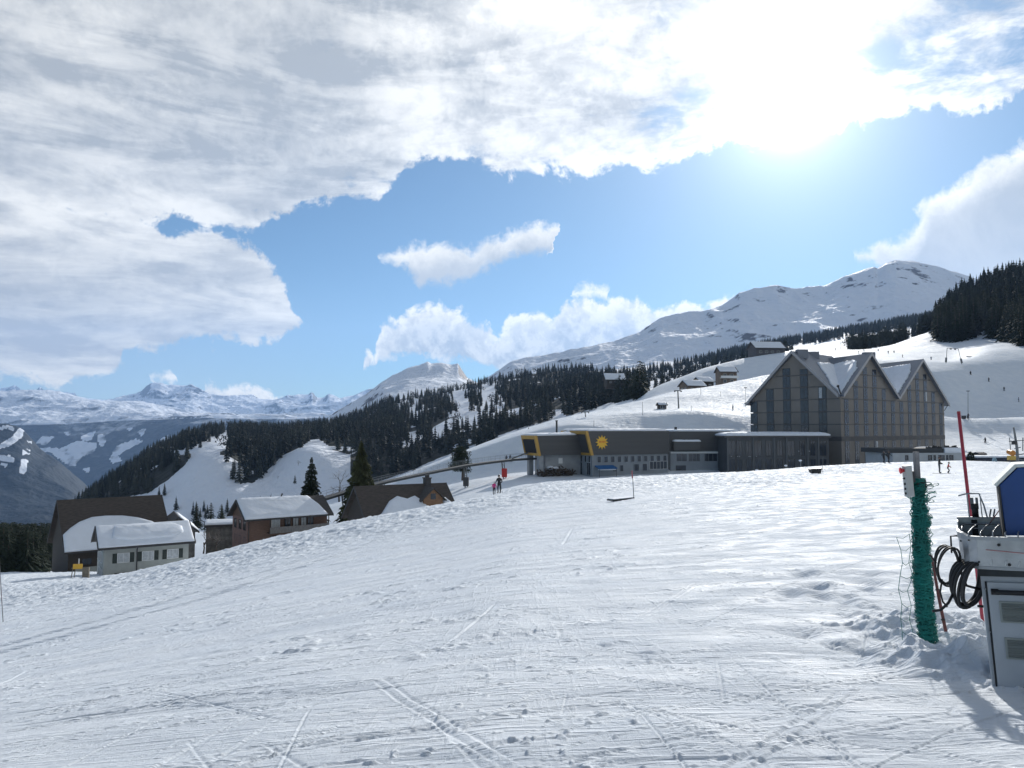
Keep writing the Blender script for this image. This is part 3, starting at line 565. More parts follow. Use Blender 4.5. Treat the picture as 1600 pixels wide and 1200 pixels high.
def ramp(Y0, p0, Y1, p1, n):
    """rings of an evenly steep mountainside between its foot and its crest"""
    xs = sorted(set([p[0] for p in p0] + [p[0] for p in p1])); out = []
    for i in range(n + 1):
        t = i / n; Y = Y0 + (Y1 - Y0) * t; q = []
        for x in xs:
            z0 = ray(x, np.interp(x, *zip(*p0)))[1] * Y0; z1 = ray(x, np.interp(x, *zip(*p1)))[1] * Y1; z = z0 + (z1 - z0) * (0.9 * t + 0.1 * t * t)
            v = (z / Y * cp - sp_) / (cp + z / Y * sp_); q.append((x, 600 - v * F))
        out.append((Y, q))
    return out
mountain('mountain', [(3200, [(500, 800), (800, 650), (1000, 615), (1200, 590), (1400, 545), (1600, 500), (2000, 480)])] + ramp(3450, [(500, 770), (780, 612), (860, 598), (920, 590), (1000, 580), (1100, 566), (1200, 548), (1300, 530), (1400, 512), (1500, 492), (1600, 470), (2000, 440)],
    4480, [(500, 720), (760, 594), (800, 569), (850, 557), (880, 552), (930, 540), (960, 534), (1000, 519), (1030, 500), (1060, 492), (1100, 489), (1130, 475), (1156, 457), (1180, 451), (1215, 450), (1240, 454), (1262, 452), (1290, 449), (1318, 437), (1350, 424), (1366, 419), (1372, 421), (1384, 413), (1400, 408), (1425, 410), (1450, 417), (1500, 428), (1560, 450), (2000, 450)], 5)
    + [(5400, [(500, 800), (800, 640), (1000, 600), (1130, 540), (1200, 500), (1300, 480), (1400, 450), (1500, 460), (2000, 500)])], 58, 330, PEAK, 600, 1900, 760, 320, smooth=0)
mountain('mountain', [
 (3000, [(400, 760), (560, 660), (620, 625), (700, 612), (780, 615), (900, 640)]),
 (3500, [(400, 740), (560, 640), (600, 612), (640, 600), (680, 598), (720, 600), (780, 610), (900, 640)]),
 (3900, [(400, 730), (540, 640), (575, 616), (600, 602), (635, 590), (680, 587), (716, 588), (740, 600), (780, 612), (900, 640)]),
 (4200, [(400, 730), (540, 636), (575, 613), (600, 596), (620, 585), (636, 574), (644, 571), (655, 569), (668, 564), (674, 568), (690, 566), (704, 569), (716, 567), (722, 577), (730, 590), (750, 600), (780, 610), (900, 640)]),
 (4600, [(400, 760), (600, 640), (680, 610), (760, 640), (900, 700)])], 34, 260, PEAK, 480, 860, 320, 180, seed=140, smooth=0)
# far wall of the valley: wooded flank with meadows, snow plateau on top
VALLEY_MEADOWS = [[(92, 702), (118, 690), (142, 688), (150, 672), (132, 690), (152, 694), (146, 706), (128, 712), (116, 728), (102, 724), (80, 706)], [(56, 692), (66, 683), (84, 682), (72, 694)], [(60, 700), (90, 700), (84, 706), (66, 706)],
    [(153, 680), (160, 678), (166, 688), (160, 700), (154, 690)], [(180, 700), (190, 694), (212, 686), (222, 690), (196, 704), (184, 712), (190, 720), (176, 724), (172, 716)], [(100, 676), (112, 674), (108, 681)], [(215, 674), (228, 670), (222, 682)],
    [(126, 682), (142, 676), (146, 680), (130, 690)], [(250, 686), (268, 680), (266, 686), (252, 692)], [(130, 732), (140, 730), (138, 740)], [(198, 670), (206, 668), (204, 673)], [(230, 700), (242, 696), (238, 704)]]
def far_attr(X, Y, Z):
    px, py = topix(X, Y, Z); t = np.interp(px, [-200, 0, 100, 200, 260, 330, 420, 560], [662, 662, 660, 654, 653, 650, 652, 650])
    m = np.clip((py - t) / 3, 0, 1) * 0.60
    m = np.maximum(m, 0.25 * (np.abs(py - t + 2) < 3) + 0.25 * (np.abs(py - t + 2) < 3) * (vn(X / 400, Y / 300, 5) > 0))
    for p in VALLEY_MEADOWS: m = np.where(inpoly(px, py, p), 0.05, m)
    return {'wood': m}
FARM = rock_snow_mat('far_mountain', rock=(0.09, 0.10, 0.12), scale=0.0016, slope=(0.72, 0.86), attr='wood', forest=(0.010, 0.020, 0.032))
mountain('mountain', [
 (9500, [(-300, 860), (300, 800), (700, 800)]),
 (12000, [(-300, 662), (0, 662), (100, 660), (200, 654), (300, 652), (420, 652), (560, 652), (700, 660)]),
 (13500, [(-300, 632), (0, 632), (150, 636), (240, 640), (290, 648), (400, 652), (560, 650), (700, 660)]),
 (15000, [(-300, 612), (0, 614), (50, 612), (120, 619), (180, 627), (230, 630), (290, 646), (400, 660), (700, 680)]),
 (16500, [(-300, 640), (200, 650), (700, 700)])], 210, 900, FARM, -300, 700, 420, 200, seed=160, attrs=far_attr)
mountain('mountain', [
 (15500, [(100, 690), (600, 690), (800, 690)]),
 (19000, [(100, 650), (300, 640), (350, 650), (450, 648), (560, 640), (800, 640)]),
 (22000, [(100, 640), (150, 626), (190, 622), (220, 615), (236, 603), (252, 602), (262, 606), (280, 606), (298, 604), (310, 608), (330, 618), (370, 621), (420, 626), (446, 624), (470, 620), (483, 616), (488, 611), (495, 620), (506, 618), (514, 612), (524, 614), (532, 620), (560, 617), (600, 610), (800, 610)]),
 (24500, [(100, 660), (600, 660), (800, 660)])], 420, 1700, rock_snow_mat('far_peak', rock=(0.07, 0.08, 0.10), scale=0.0011, slope=(0.76, 0.90)), 120, 700, 620, 200, smooth=0, seed=180)
mountain('mountain', [
 (26000, [(-300, 650), (300, 650)]),
 (28000, [(-300, 614), (0, 609), (14, 606), (24, 605), (34, 611), (50, 612), (57, 608), (62, 603), (66, 606), (75, 614), (110, 616), (116, 614), (122, 620), (200, 625), (300, 640)]),
 (31000, [(-300, 650), (300, 650)])], 260, 1700, rock_snow_mat('horn_rock', rock=(0.09, 0.10, 0.13), scale=0.0009, slope=(0.8, 0.95)), -260, 300, 460, 120, smooth=0, seed=190)
# wooded spur on the left, in shade
def spur_attr(X, Y, Z):
    px, py = topix(X, Y, Z); m = np.full(X.shape, 0.74)
    for p in [[(0, 694), (20, 682), (30, 668), (38, 672), (34, 684), (16, 696), (0, 701)], [(0, 668), (10, 664), (24, 668), (22, 674), (12, 668), (0, 672)], [(0, 710), (16, 712), (24, 720), (10, 722), (0, 718)], [(0, 724), (14, 724), (8, 730)]]:
        m = np.where(inpoly(px, py, p), 0.05, m)
    r = (np.abs(px - 42 + (py - 700) * 0.18) < 6) & (py > 688) & (py < 740) & (vn(X / 60, Y / 60, 7) > -0.05); m = np.where(r, 0.35, m)
    return {'wood': m}
mountain('hill', [
 (3800, [(-400, 960), (0, 930), (130, 880), (200, 860), (400, 850)]),
 (5000, [(-400, 720), (-50, 760), (0, 780), (60, 790), (110, 800), (150, 830), (400, 850)]),
 (6200, [(-400, 640), (-60, 656), (0, 660), (24, 664), (40, 676), (60, 700), (90, 722), (118, 742), (134, 756), (170, 800), (400, 850)]),
 (7200, [(-400, 700), (0, 700), (134, 800), (400, 860)])], 90, 520, rock_snow_mat('spur_wood', rock=(0.06, 0.07, 0.085), scale=0.004, slope=(0.15, 0.3), attr='wood', forest=(0.020, 0.030, 0.040)), -400, 260, 320, 160, seed=200, attrs=spur_attr)
# ------------------------------------------------------------------ trees
def foliage(name, col, var=0.45):
    m = mat(name, col, 0.75); nt, L, b = ntree(m); N = nt.nodes.new
    tc = N('ShaderNodeTexCoord'); n = N('ShaderNodeTexNoise'); n.inputs['Scale'].default_value = 0.9; n.inputs['Detail'].default_value = 5
    L.new(tc.outputs['Object'], n.inputs[0]); r = N('ShaderNodeValToRGB'); e = r.color_ramp.elements; e[0].position = 0.35; e[1].position = 0.7
    e[0].color = (*[c * (1 - var) for c in col], 1); e[1].color = (*[c * (1 + var) for c in col], 1)
    L.new(n.outputs[0], r.inputs[0]); L.new(r.outputs[0], b.inputs['Base Color']); b.inputs['Specular IOR Level'].default_value = 0.15
    return m
SPRUCE = foliage('spruce_needles', (0.030, 0.044, 0.030)); FARWOOD = foliage('distant_needles', (0.034, 0.044, 0.040), 0.6); FARWOOD.node_tree.nodes['Noise Texture'].inputs['Scale'].default_value = 0.06
nt, L_, b_ = ntree(FARWOOD); at = nt.nodes.new('ShaderNodeAttribute'); at.attribute_name = 'tone'; rp = nt.nodes.new('ShaderNodeValToRGB'); el_ = rp.color_ramp.elements
el_[0].position = 0.2; el_[0].color = (0.016, 0.025, 0.024, 1); el_[1].position = 1.0; el_[1].color = (0.060, 0.068, 0.056, 1); L_.new(at.outputs['Fac'], rp.inputs[0]); L_.new(rp.outputs[0], b_.inputs['Base Color'])
PINE = foliage('pine_needles', (0.034, 0.050, 0.036)); OLIVE = foliage('old_spruce_needles', (0.075, 0.085, 0.042))
BARK = mat('bark', (0.075, 0.060, 0.050), 0.9, 0.4, 6, 0.5, 20); TWIG = mat('bare_twigs', (0.15, 0.13, 0.12), 0.9, 0.3, 3)
def spruce_far(seed, whorls=9, per=6):
    """a small conifer of unit height for distant woods: whorls of drooping, ragged boughs"""
    r = np.random.RandomState(seed); V = []; Fc = []
    w = r.uniform(0.15, 0.23)
    for k in range(whorls):
        t = k / (whorls - 1); z = 0.10 + 0.86 * t; rad = w * (1 - t) ** 0.85 * (1 if k else 0.8) + 0.012
        a0 = r.uniform(0, 6.28)
        for j in range(per):
            a = a0 + 6.283 * (j + r.uniform(-0.3, 0.3)) / per; L = rad * r.uniform(0.65, 1.2); ca, sa = math.cos(a), math.sin(a); hw = L * r.uniform(0.35, 0.55)
            b = len(V)
            V += [(0, 0, z + 0.05), (ca * L * 0.55 - sa * hw, sa * L * 0.55 + ca * hw, z - 0.01), (ca * L, sa * L, z - 0.05 - L * 0.25), (ca * L * 0.55 + sa * hw, sa * L * 0.55 - ca * hw, z - 0.01), (0, 0, z - 0.05)]
            Fc += [(b, b + 1, b + 2), (b, b + 2, b + 3), (b + 4, b + 2, b + 1)]
    b = len(V); V += [(0.012, 0, 0.93), (-0.006, 0.01, 0.93), (-0.006, -0.01, 0.93), (0, 0, 1.0), (0.014, 0, -0.08), (-0.007, 0.012, -0.08), (-0.007, -0.012, -0.08)]
    Fc += [(b, b + 1, b + 3), (b + 1, b + 2, b + 3), (b + 2, b, b + 3), (b + 4, b + 5, b), (b + 5, b + 1, b), (b + 5, b + 6, b + 1), (b + 6, b + 2, b + 1), (b + 6, b + 4, b + 2), (b + 4, b, b + 2)]
    return np.array(V), np.array(Fc)
FARV = [spruce_far(300 + i) for i in range(7)]
def broad_far(seed):
    r = np.random.RandomState(seed); V = []; Fc = []
    for i in range(90):
        d = r.normal(size=3); d /= np.linalg.norm(d); q = np.array([0, 0, 0.60]) + d * r.uniform(0.12, 0.38) * np.array([0.85, 0.85, 1.0])
        for k in range(2):
            e = r.normal(size=3) * 0.035; g = r.normal(size=3) * 0.035; b = len(V); V += [tuple(q), tuple(q + e + [0, 0, .04]), tuple(q + g)]; Fc.append((b, b + 1, b + 2))
    return np.array(V), np.array(Fc)
def wood_object(name, pts, hs, m, label, cat, seed=1, forms=None):
    r = np.random.RandomState(seed); forms = forms or FARV; Vs = []; Fs = []; Ts = []; o = 0
    for i, f in enumerate(forms):
        sel = np.nonzero(r.randint(0, len(forms), len(pts)) == i)[0] if False else np.arange(i, len(pts), len(forms))
        if len(sel) == 0: continue
        V, Fc = f; n = len(sel); a = r.uniform(0, 6.28, n); ca, sa = np.cos(a)[:, None], np.sin(a)[:, None]; h = hs[sel][:, None]; wd = h * r.uniform(0.8, 1.25, n)[:, None]
        X = (V[None, :, 0] * ca - V[None, :, 1] * sa) * wd + pts[sel, 0:1]; Yv = (V[None, :, 0] * sa + V[None, :, 1] * ca) * wd + pts[sel, 1:2]; Z = V[None, :, 2] * h + pts[sel, 2:3]
        tone = np.clip(r.rand(n) * 0.7 + 0.6 * vn(pts[sel, 0] / 90, pts[sel, 1] / 90, 61) + 0.15, 0, 1); Ts.append(np.repeat(tone, len(V))); Vs.append(np.stack([X, Yv, Z], -1).reshape(-1, 3)); Fs.append((Fc[None] + (np.arange(n) * len(V))[:, None, None] + o).reshape(-1, 3)); o += n * len(V)
    ob = mesh_np(name, np.concatenate(Vs), np.concatenate(Fs), [m], {'tone': np.concatenate(Ts)}, smooth=False)
    return tag(ob, label, cat, kind='stuff')
def scatter(poly, step_x, step_y, y0, y1, seed, clears=(), jit=0.9, prob=1.0, gap=0.34):
    """trees stand on the slope in rows of bearing and distance, kept where they fall inside an outline"""
    r = np.random.RandomState(seed); xs = [p[0] for p in poly]; out = []
    Y = y0
    while Y < y1:
        n = int((max(xs) - min(xs)) / F * Y / step_x) + 1
        px = r.uniform(min(xs), max(xs), n); Yj = Y + r.uniform(-0.5, 0.5, n) * step_y * Y / 500
        x = (px - 800) / F / cp * Yj; z = H(x, Yj); qx, qy = topix(x, Yj, z); k = inpoly(qx, qy, poly) & (r.rand(n) < prob)
        k &= vn(x / 45, Yj / 45, 515) < gap
        for c in clears: k &= ~inpoly(qx, qy, c)
        for c in SPECK: k &= (~inpoly(qx, qy, c)) | (r.rand(n) < 0.80)
        out.append(np.stack([x[k], Yj[k], z[k]], -1)); Y += step_y * Y / 500
    return np.concatenate(out)
LINE_E = None
def visible(p, hgt):
    """is the crown of a tree at p (x, y, z) seen over the land in front of it?"""
    u = p[0] / p[1]; ys = _YS[(_YS > 30) & (_YS < p[1] * 0.985)]; e = base.e(np.full(len(ys), u), ys).max() if len(ys) else -9
    return (p[2] + hgt) / p[1] > e
rs = np.random.RandomState(11)
CAND = []                               # every conifer of the nearer woods: position, height, wood
def grow(name, poly, sx, sy, y0, y1, h0, h1, seed, clears=(), prob=1.0, gap=0.34):
    p = scatter(poly, sx, sy, y0, y1, seed, clears, prob=prob, gap=gap)
    if len(p) == 0: print('no trees', name); return
    h = np.random.RandomState(seed + 1).uniform(h0, h1, len(p))
    CAND.append((name, p, h)); print(name, len(p))
grow('ridge_wood', WOODS['ridge_wood'][0], 9, 10, 700, 1800, 12, 24, 21, gap=9)
grow('tongue_wood', WOODS['tongue_wood'][0], 9, 10, 600, 1800, 14, 24, 22, gap=9)
grow('main_wood', WOODS['main_wood'][0], 10, 11, 300, 1800, 11, 23, 23, CLEAR)
RIGHTWOOD = [(1462, 534), (1462, 500), (1478, 486), (1484, 460), (1500, 452), (1530, 432), (1560, 425), (1640, 400), (1700, 380), (1700, 560), (1640, 548), (1590, 540), (1545, 528), (1520, 530), (1500, 536)]
grow('hill_wood', RIGHTWOOD, 6.0, 6.5, 340, 900, 15, 22, 24)
# the long belt of trees under the white mountain
BELT = [(880, 585), (950, 583), (1000, 583), (1060, 572), (1120, 556), (1180, 540), (1240, 530), (1300, 521), (1340, 510), (1400, 500), (1465, 487), (1466, 508), (1430, 512), (1380, 520), (1330, 528), (1290, 535), (1240, 540), (1200, 548), (1140, 566), (1080, 576), (1000, 590), (900, 592)]
grow('belt', BELT, 9, 9, 1300, 2700, 15, 24, 25)
KNOLL = [(900, 592), (960, 600), (1010, 608), (1060, 592), (1110, 575), (1160, 560), (1230, 550), (1200, 556), (1150, 566), (1100, 580), (1050, 596), (1015, 614), (960, 618), (900, 605)]
grow('knoll_trees', [(880, 590), (1240, 545), (1240, 556), (1180, 566), (1110, 585), (1060, 600), (1010, 625), (940, 640), (900, 620)], 10, 10, 600, 1500, 12, 20, 26, prob=0.28)
grow('copse', [(1324, 552), (1330, 540), (1350, 536), (1380, 532), (1412, 530), (1420, 544), (1390, 550), (1350, 554)], 6, 6, 560, 900, 10, 15, 27)
grow('copse_2', [(1405, 530), (1440, 514), (1466, 505), (1466, 540), (1436, 526)], 8, 8, 560, 1200, 12, 18, 28)
grow('meadow_grove', [(246, 770), (262, 765), (284, 780), (288, 796), (262, 800), (248, 792)], 7, 8, 600, 760, 10, 14, 29)
grow('meadow_edge', [(296, 795), (320, 785), (330, 800), (358, 800), (360, 815), (300, 822), (284, 808)], 8, 10, 300, 700, 8, 13, 30)
grow('lower_wood', [(-60, 900), (-60, 830), (0, 830), (30, 812), (60, 800), (86, 790), (100, 800), (110, 880), (60, 895)], 3.2, 3.2, 190, 460, 8, 14, 31)
grow('piste_edge', [(590, 760), (640, 738), (700, 716), (760, 694), (820, 674), (826, 664), (760, 684), (700, 700), (640, 724), (590, 745)], 6, 6, 300, 620, 12, 20, 32)
allp = np.concatenate([c[1] for c in CAND]); allh = np.concatenate([c[2] for c in CAND]); own = np.concatenate([[i] * len(c[1]) for i, c in enumerate(CAND)])
app = allh / allp[:, 1]; order = np.argsort(-app)
single = []
for i in order:
    if len(single) >= 285: break
    qx, qy = topix(allp[i, 0], allp[i, 1], allp[i, 2])
    if -10 < qx < 1610 and visible(allp[i], allh[i] * 0.7): single.append(i)
single = set(single)
WORDS = {'ridge_wood': 'dense dark forest covering the far ridge left of the snow meadow', 'tongue_wood': 'dense dark spruce forest between the two snow meadows', 'main_wood': 'dark spruce forest covering the long hill behind the cable station',
    'hill_wood': 'dark spruce wood on the steep hill at the right edge', 'belt': 'thin dark belt of trees under the white mountain', 'knoll_trees': 'scattered trees on the snowy knolls above the two small chalets',
    'copse': 'rounded copse on the white slope above the gabled hotel', 'copse_2': 'small stand of trees left of the dark hill wood', 'meadow_grove': 'small grove standing low on the blue shaded meadow', 'meadow_edge': 'bushy trees behind the small stone barn',
    'lower_wood': 'shaded wood below the big dark barn roof', 'piste_edge': 'trees along the rim of the snow slope'}
for i, (nm, p, h) in enumerate(CAND):
    sel = np.array([j for j in np.nonzero(own == i)[0] if j not in single])
    if len(sel) == 0: continue
    forms = [broad_far(900 + k) for k in range(3)] + FARV[:2] if nm == 'copse' else (FARV + FARV + [broad_far(950), broad_far(951)] if nm in ('main_wood', 'tongue_wood', 'lower_wood', 'piste_edge') else FARV)
    wood_object('forest', allp[sel], allh[sel], FARWOOD, WORDS[nm], 'forest', 40 + i, forms)
# single conifers: crown and trunk
def spruce_mesh(seed, h, w, whorls, per, twigs=5, name='crown', droop=0.35, bare=0.06, m=None, top=0.9):
    """tiers of drooping boughs, each a spine fringed with hanging sprays"""
    r = np.random.RandomState(seed); V = []; Fc = []
    for k in range(whorls):
        t = (k + r.uniform(-0.2, 0.2)) / whorls; z = h * (bare + (1 - bare) * t); L0 = w * (1 - t) ** top * (0.75 + 0.25 * min(1, t * 8)) + 0.05
        n = max(4, int(per * (0.5 + 0.5 * (1 - t)))); a0 = r.uniform(0, 6.28)
        for j in range(n):
            a = a0 + 6.283 * (j + r.uniform(-0.35, 0.35)) / n; L = L0 * r.uniform(0.62, 1.22); ca, sa = math.cos(a), math.sin(a); lift = r.uniform(-0.1, 0.12)
            def pt(s, side, down): return (ca * L * s - sa * side, sa * L * s + ca * side, z + L * (lift * s - droop * s * s) - down)
            for q in range(twigs):
                s0 = q / twigs; s1 = (q + 1.3) / twigs; sw = L * 0.30 * (1.15 - s0) * r.uniform(0.6, 1.2)
                for sg in (-1, 1):
                    b = len(V); V += [pt(s0, 0, 0), pt(min(s1, 1.02), 0, 0), pt(min(s1 + 0.10, 1.12), sg * sw, sw * r.uniform(0.25, 0.8))]; Fc.append((b, b + 1, b + 2))
                b = len(V); V += [pt(s0, 0.03 * L, 0), pt(s1, -0.03 * L, 0), pt((s0 + s1) / 2, r.uniform(-.1, .1) * L, h * 0.030 * r.uniform(0.5, 1.4) + 0.05 * L)]; Fc.append((b, b + 1, b + 2))
    me = bpy.data.meshes.new(name); me.from_pydata(V, [], Fc); me.materials.append(m or SPRUCE); me.update(); return me
def trunk_mesh(h, r0):
    t = MB(); t.tube([(0, 0, -1.0), (0, 0, h * 0.5), (0, 0, h * 0.97)], [r0, r0 * 0.6, r0 * 0.08], 7)
    me = bpy.data.meshes.new('trunk'); me.from_pydata(t.v, [], t.f); me.materials.append(BARK); me.update(); return me
protos = []
for s in range(6):
    protos.append((spruce_mesh(500 + s, 1.0, [0.17, 0.20, 0.23, 0.19, 0.25, 0.16][s], 16, 10, 3), trunk_mesh(1.0, 0.02)))
def put_tree(pos, h, k, name, label, cat, group, cm=None, tm=None, rz=0, wide=1.0):
    e = bpy.data.objects.new(name, None); S.collection.objects.link(e); e.location = pos; e.scale = (h * wide, h * wide, h); e.rotation_euler = (0, 0, rz)
    tag(e, label, cat, group)
    for nm, me in (('crown', cm or protos[k][0]), ('trunk', tm or protos[k][1])):
        c = bpy.data.objects.new(nm, me); S.collection.objects.link(c); c.parent = e
    return e
SING = {'hill_wood': ('dark spruce in the wood on the steep hill at the right edge', 'spruces of the hill wood'), 'main_wood': ('dark spruce in the forest behind the cable station', 'spruces in front of the station forest'),
    'lower_wood': ('shaded spruce in the wood beside the big dark barn', 'spruces beside the dark barn'), 'piste_edge': ('dark spruce on the rim of the snow slope left of the cable station', 'spruces along the slope rim'),
    'knoll_trees': ('scattered spruce on the snowy knolls above the small chalets', 'spruces on the knolls'), 'meadow_edge': ('young conifer behind the small stone barn', 'conifers behind the stone barn'),
    'meadow_grove': ('conifer in the little grove on the shaded meadow', 'conifers of the meadow grove')}
for i in sorted(single):
    nm = CAND[own[i]][0]; lb, gr = SING.get(nm, ('dark conifer in the woods on the far hillside', 'conifers on the far hillside'))
    put_tree(Vector(allp[i]) - Vector((0, 0, 0.3)), allh[i], i % 6, 'spruce_tree', lb, 'spruce', gr, rz=rs.uniform(0, 6.28))
# the trees one can point to
def big_spruce(px, pyt, Y, h, w, seed, label, m, whorls=30, per=15):
    t = P(px, pyt, Y); pos = Vector((t.x, t.y, t.z - h))
    put_tree(pos, 1.0, 0, 'spruce_tree', label, 'spruce', None, spruce_mesh(seed, h, w, whorls, per, 6, m=m), trunk_mesh(h, 0.28))
big_spruce(487, 711, 150, 15.5, 3.7, 61, 'dark pointed spruce rising behind the right end of the orange chalet roof', SPRUCE, 38, 20)
big_spruce(565, 686, 148, 17.5, 4.6, 62, 'broad olive green spruce standing left of the brown roof with a gable dormer', OLIVE, 46, 26)
for px, pyt, Y, h, w, s_, lb in ((308, 786, 190, 6, 1.8, 71, 'bushy young conifer behind the stone barn, leftmost of a row'), (330, 783, 195, 7.5, 2.2, 72, 'tallest bushy conifer of the row behind the stone barn'), (346, 786, 192, 6.5, 2.0, 73, 'bushy conifer between the stone barn and the orange chalet'),
        (461, 741, 700, 8, 2, 74, 'tiny lone conifer on the shaded meadow left of the pointed spruce'), (1241, 0, 0, 0, 0, 0, '')):
    if h: big_spruce(px, pyt, Y, h, w, s_, lb, SPRUCE, 16, 11)
# round-headed pine beside the covered lift track
def pine(px, pyt, Y, h, w, seed, label):
    r = np.random.RandomState(seed); t = P(px, pyt, Y); e = empty('pine_tree', (t.x, t.y, t.z - h), 0, label, 'pine'); V = []; Fc = []; tr = MB()
    tr.tube([(0, 0, -1), (0.1, 0, h * 0.5), (-0.1, 0.1, h * 0.93)], [0.3, 0.2, 0.06], 8)
    for k in range(26):
        tz = 0.22 + 0.76 * k / 26; L = w * (1 - max(0, tz - 0.45) ** 1.6 * 1.9) * r.uniform(0.55, 1.15); a = r.uniform(0, 6.28); c = Vector((math.cos(a) * L, math.sin(a) * L, h * tz))
        tr.tube([(0, 0, h * (tz - 0.06)), c], [0.07, 0.02], 5)
        for q in range(170):
            d = Vector(r.normal(size=3)).normalized() * r.uniform(0.2, 1) ** 0.5; p = c * (1 - 0.30 * r.rand()) + Vector((d.x * 1.35, d.y * 1.35, d.z * 0.55)); p.z = max(p.z, h * 0.1)
            g = Vector(r.normal(size=3)) * 0.20; f = Vector(r.normal(size=3)) * 0.20; b = len(V); V += [p, p + g, p + f]; Fc.append((b, b + 1, b + 2))
    me = bpy.data.meshes.new('crown'); me.from_pydata([tuple(v) for v in V], [], Fc); me.materials.append(PINE); me.update()
    o = bpy.data.objects.new('crown', me); S.collection.objects.link(o); o.parent = e; tr.build('trunk', BARK, e, True)
pine(723, 694, 178, 7.3, 2.5, 5, 'round headed dark pine standing on the snow behind the raised covered track')
# leafless trees
def bare_tree(base_p, h, seed, label, group=None, spread=0.75, levels=5, m=None, name='bare_tree', r0=None):
    r = random.Random(seed); mb = MB(); cr = MB()
    def br(p, d, L, rad, lv):
        q = p + d * L; (mb if lv >= levels - 1 else cr).tube([p, p + d * L * 0.5 + Vector((r.uniform(-1, 1), r.uniform(-1, 1), 0)) * L * 0.05, q], [rad, rad * 0.8, rad * 0.6], 4 if lv < levels - 1 else 7, caps=False)
        if lv == 0: return
        for i in range(r.choice([2, 3, 3, 4])):
            e = (d + Vector((r.gauss(0, spread), r.gauss(0, spread), r.gauss(0.12, spread * 0.6)))).normalized(); br(q - d * L * r.uniform(0, 0.4), e, L * r.uniform(0.6, 0.85), rad * 0.55, lv - 1)
    e = empty(name, base_p, 0, label, 'bare tree', group)
    br(Vector((0, 0, -0.3)), Vector((0, 0, 1)), h * 0.28, r0 or h * 0.022, levels)
    cr.build('crown', m or TWIG, e); mb.build('trunk', BARK, e, True); return e
for px, py, Y, h, s_, lb in ((530, 782, 155, 8.5, 1, 'leafless bushy tree left of the broad olive spruce'), (318, 862, 118, 6.0, 2, 'bare pale tree in front of the stone barn, taller of two'), (338, 858, 117, 5.0, 3, 'bare pale tree in front of the stone barn, close to the orange chalet'),
        (466, 727, 700, 7, 4, 'small bare tree standing high on the shaded meadow'), (434, 748, 690, 5, 5, 'small bare bush on the shaded meadow left of the pointed spruce')):
    p = P(px, py, Y); bare_tree(p, h, s_, lb)
gb = 'leafless trees at the foot of the station forest'
for k in range(14):
    p = hit(rs.uniform(572, 660), rs.uniform(700, 748), 330)
    if p: bare_tree(p, rs.uniform(9, 14), 30 + k, 'grey leafless tree at the foot of the forest right of the olive spruce', gb, levels=4)
# ------------------------------------------------------------------ buildings
WOODD = mat('dark_weathered_wood', (0.050, 0.042, 0.036), 0.85, 0.35, 3, 0.4, 8, stretch=(1, 1, 6)); WOODO = mat('orange_timber', (0.14, 0.085, 0.062), 0.8, 0.3, 2, 0.4, 10, stretch=(1, 1, 8))
WOODL = mat('light_timber', (0.24, 0.14, 0.08), 0.8, 0.25, 2, 0.3, 9, stretch=(1, 1, 6)); PLASTER = mat('pale_plaster', (0.36, 0.38, 0.36), 0.9, 0.10, 1.2, 0.2, 30)
TILE = mat('dark_roof_tiles', (0.060, 0.055, 0.052), 0.8, 0.35, 1.5, 0.6, 5, stretch=(1, 4, 4)); TILEB = mat('brown_roof_tiles', (0.066, 0.055, 0.048), 0.8, 0.3, 1.5, 0.6, 5, stretch=(1, 4, 4))
TRIM = mat('dark_trim', (0.045, 0.045, 0.048), 0.7, 0.2, 4); SHUT = mat('green_shutters', (0.018, 0.030, 0.026), 0.6, 0.3, 4); WHITE = mat('white_paint', (0.70, 0.72, 0.72), 0.6, 0.08, 4)
STONE = mat('grey_stone_wall', (0.14, 0.135, 0.125), 0.9, 0.4, 1.6, 0.6, 4); CONC = mat('light_concrete', (0.30, 0.32, 0.34), 0.85, 0.12, 0.7, 0.2, 10)
GLASS = mat('window_glass', (0.035, 0.045, 0.060), 0.12, 0.3, 0.6, spec=0.8); CURT = mat('curtained_glass', (0.42, 0.45, 0.47), 0.35, 0.25, 3)
def roofsnow_mat():
    return mat('roof_snow', (0.76, 0.81, 0.88), 0.75, 0.04, 0.8, 0.35, 1.2, dist=0.15)
RS = roofsnow_mat()
def lum(name, col, e):
    m = mat(name, col, 0.4); b = m.node_tree.nodes['Principled BSDF']; b.inputs['Emission Color'].default_value = (*col, 1); b.inputs['Emission Strength'].default_value = e; return m
